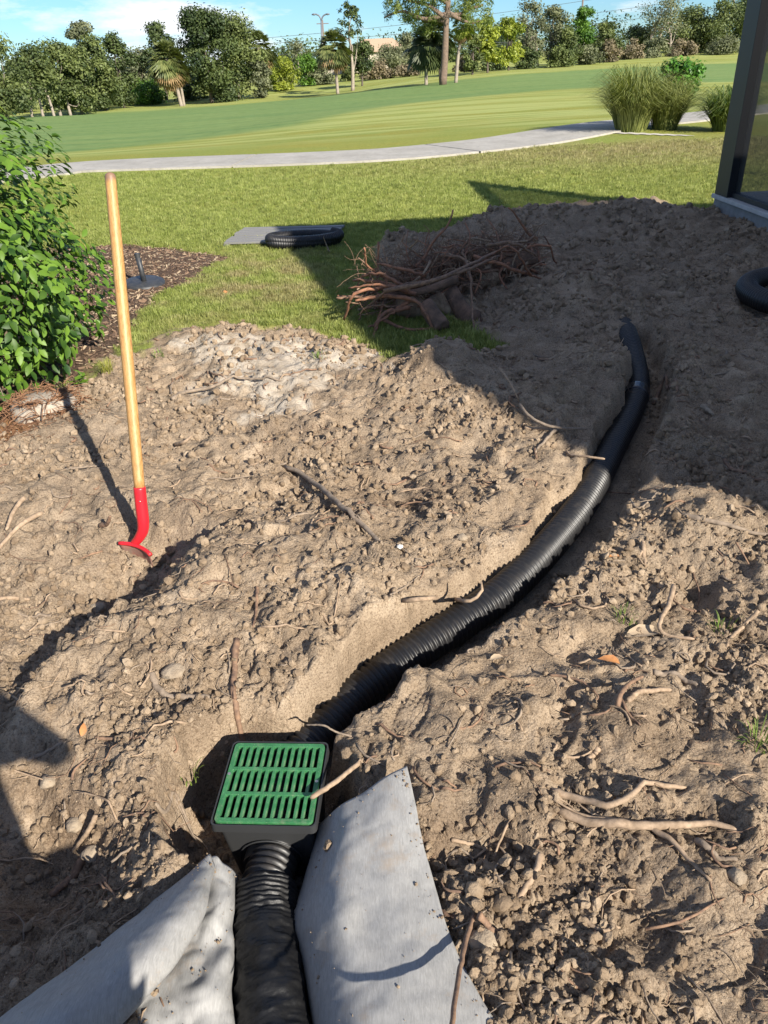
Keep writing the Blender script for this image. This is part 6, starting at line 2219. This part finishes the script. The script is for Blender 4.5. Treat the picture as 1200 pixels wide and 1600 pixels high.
for k, (px, b, t, w, d, mt, lb) in enumerate(((240, 168, 128, 60, 96, 'green_l', 'low green brush behind the yellowing palm'), (300, 164, 118, 60, 100, 'oak_d', 'dark brush between the palms and the largest oak'), (350, 160, 132, 50, 99, 'brush', 'reddish brown dead brush behind the largest oak'),
                                      (505, 134, 106, 36, 108, 'oak_g', 'grey brush left of the lone palm trunk'), (590, 122, 100, 50, 108, 'brush', 'tan dry brush pile below the tan roof'), (640, 120, 102, 44, 108, 'brush', 'pale dry brush left of the dark skirted palm'), (545, 130, 106, 30, 112, 'oak', 'olive brush behind the curved bare stem'),
                                      (725, 115, 92, 40, 104, 'brush', 'brown brush between the pine and the vine trees'), (770, 112, 88, 50, 106, 'oak_d', 'dark brush under the bright vine tree'), (820, 108, 78, 50, 106, 'oak_d', 'dark brush under the sparse grey tree'), (870, 104, 80, 50, 106, 'oak', 'low green brush at the left foot of the fresh green tree'),
                                      (915, 101, 76, 46, 110, 'oak_g', 'grey brush below the fresh green tree'), (950, 97, 66, 44, 114, 'brush', 'brownish brush below the dip of the treeline'), (985, 93, 62, 44, 120, 'brush', 'tan brush left of the half bare tree'), (1020, 90, 62, 44, 124, 'oak_g', 'grey green brush below the half bare tree'),
                                      (1060, 88, 64, 44, 130, 'brush', 'brown brush at the top of the sandy track'), (195, 172, 130, 70, 98, 'oak_d', 'dark brush under the rounded oak'), (120, 180, 140, 90, 100, 'oak_d', 'dark brush behind the trunks of the left group'), (30, 183, 140, 90, 100, 'oak_d', 'dark brush at the far left behind the slim trunk'), (1130, 84, 62, 60, 132, 'oak_g', 'low grey brush beside the enclosure post'))):
    broadleaf('brush', px, b, t, w, d, lb, mt, 60 + k, 1100, .34, low=.02, cat='bush', nbl=16)
def treeline():
    """far wood that reads as one mass behind everything"""
    rg = np.random.default_rng(99)
    bl = []
    for k in range(260):
        px = rg.uniform(-900, 2100)
        d = rg.uniform(150, 185)
        p = PY(px, 100, d)
        p[2] = float(H0(p[:1], p[1:2])[0])
        hh = rg.uniform(3.0, 6.0)
        bl.append([p[0], p[1], p[2] + hh * .5, hh * .75])
    C, Nn, sh = cloud(bl, 60000, rg, .8, .3)
    o = np.array([0, 160, -2.0])
    link('far_woods', leaf_cloud('far_woods', C - o, Nn, .62, M['oak_d'], 5, sh, .6), None, o, kind='stuff')
treeline()

def roofs():
    m = simple('far_roof', (.42, .30, .20), None, 1, .9, .2)
    w = simple('far_wall', (.48, .42, .34), None, 1, .9, .2)
    for k, (px, d, wid, ht, lb) in enumerate(((592, 140, 8.5, 4.4, 'tan roofed house behind the dry brush, right of the curved bare stem'), (526, 146, 5, 3.0, 'small pale building glimpsed behind the lone palm trunk'))):
        p = place(px, 112, d)
        root = empty('house', p, lb, 'house')
        a, b2 = wid / 2, 3
        link('wall', MB().box((0, 0, ht * .3), (wid, 6, ht * .6)).mesh('wall', (w,), False), root)
        V = [(-a - .5, -b2 - .5, ht * .6), (a + .5, -b2 - .5, ht * .6), (a + .5, b2 + .5, ht * .6), (-a - .5, b2 + .5, ht * .6), (-a + 2, 0, ht), (a - 2, 0, ht)]
        link('roof', mesh_np('roof', V, [[0, 1, 5, 4], [1, 2, 5], [2, 3, 4, 5], [3, 0, 4], [3, 2, 1, 0]], (m,), False), root)
        for q in (-1, 1):
            link('window', MB().box((q * wid * .25, -3.03, ht * .35), (1.1, .06, .9)).mesh('window', (simple('far_window', (.03, .035, .04), None, 1, .2, 0),), False), root)
roofs()

# ------------------------------------------------------------------ street lamp, utility poles and lines
def lamps():
    m = simple('lamp_grey', (.16, .17, .19), None, 1, .5, 0, metal=.3)
    d = 112
    b0 = place(506, 135, d)
    root = empty('street_lamp', b0, 'grey street lamp with two curved arms rising behind the lone palm', 'street lamp')
    def W(px, py):
        return PY(px, py, d) - b0
    ft = W(502, 32)
    link('pole', MB().tube([(0, 0, 0), ft * .5, ft], np.array([.16, .13, .10]), 10).mesh('pole', (m,)), root)
    for e in ([(502, 32), (499, 25), (493, 22)], [(502, 32), (505, 25), (510, 22)]):
        link('arm', MB().tube(spline([W(*q) for q in e], 8), .085, 8).mesh('arm', (m,)), root)
    for q0, q1 in (((494, 22.3), (487, 22.8)), ((509, 22.3), (515, 22))):
        link('lamp_head', MB().tube([W(*q0), (W(*q0) + W(*q1)) / 2, W(*q1)], np.array([.12, .24, .12]), 8, flat=.5).mesh('lamp_head', (m,)), root)
    wm = simple('pole_wood', (.16, .13, .11), None, 1, .9, .3)
    for px, base, top, d, lb in ((510, 128, 31, 150, 'wooden utility pole just right of the street lamp'), (903, 100, -10, 150, 'dark utility pole above the fresh green tree'), (1133, 88, -20, 165, 'pale utility pole above the olive trees near the enclosure post')):
        b0 = place(px, base, d)
        ht = PY(px, top, d)[2] - b0[2]
        root = empty('utility_pole', b0, lb, 'utility pole')
        link('pole', MB().tube([(0, 0, 0), (0, 0, ht)], np.array([.20, .13]), 8).mesh('pole', (wm,)), root)
        link('crossarm', MB().box((0, 0, ht - .5), (2.0, .12, .12)).mesh('crossarm', (wm,), False), root)
    cm = simple('wire', (.08, .085, .09), None, 1, .6, 0)
    for k, ((x0, y0), (x1, y1), nm) in enumerate((((380, 62), (1250, -58), 'topmost'), ((380, 70), (1250, -28), 'second highest'), ((380, 78), (1250, -6), 'middle'), ((380, 86), (1250, 22), 'second lowest'), ((560, 62), (1250, 40), 'lowest'))):
        A, B2 = PY(x0, y0, 152), PY(x1, y1, 152)
        sp = np.array([A * (1 - f) + B2 * f - np.array([0, 0, 1.2 * 4 * f * (1 - f)]) for f in np.linspace(0, 1, 16)])
        o = (A + B2) / 2
        link('power_line', MB().tube(sp - o, .028, 4).mesh('power_line', (cm,)), None, o, None, nm + ' of the thin overhead lines crossing the sky', 'power line', 'overhead power lines')
lamps()
# trees beside the house, out of the frame at the right: their shade falls in streaks over the fairway
for k, (x, y, h, w) in enumerate(((27, 19, 9, 4.5), (33, 27, 10, 5), (40, 34, 11, 6), (26, 11, 8, 4))):
    rg = np.random.default_rng(300 + k)
    b0 = np.array([x, y, float(H0(np.array([float(x)]), np.array([float(y)]))[0])])
    root = empty('shade_tree', b0, ['round crowned tree nearest the house on the right', 'tree beyond the enclosure on the right', 'tall tree farthest out on the right', 'small tree close behind the enclosure'][k], 'tree')
    bl = [[rg.normal(0, w * .25), rg.normal(0, w * .25), h * rg.uniform(.5, .9), w * .25] for _ in range(14)]
    C, Nn, sh = cloud(bl, 2200, rg)
    link('crown', leaf_cloud('crown', C, Nn, .38, M['oak'], k, sh, .6), root)
    link('trunk', MB().tube([(0, 0, -.2), (.1, 0, h * .4), (0, .1, h * .7)], np.array([.22, .17, .1]), 8).mesh('trunk', (M['trunk'],)), root)
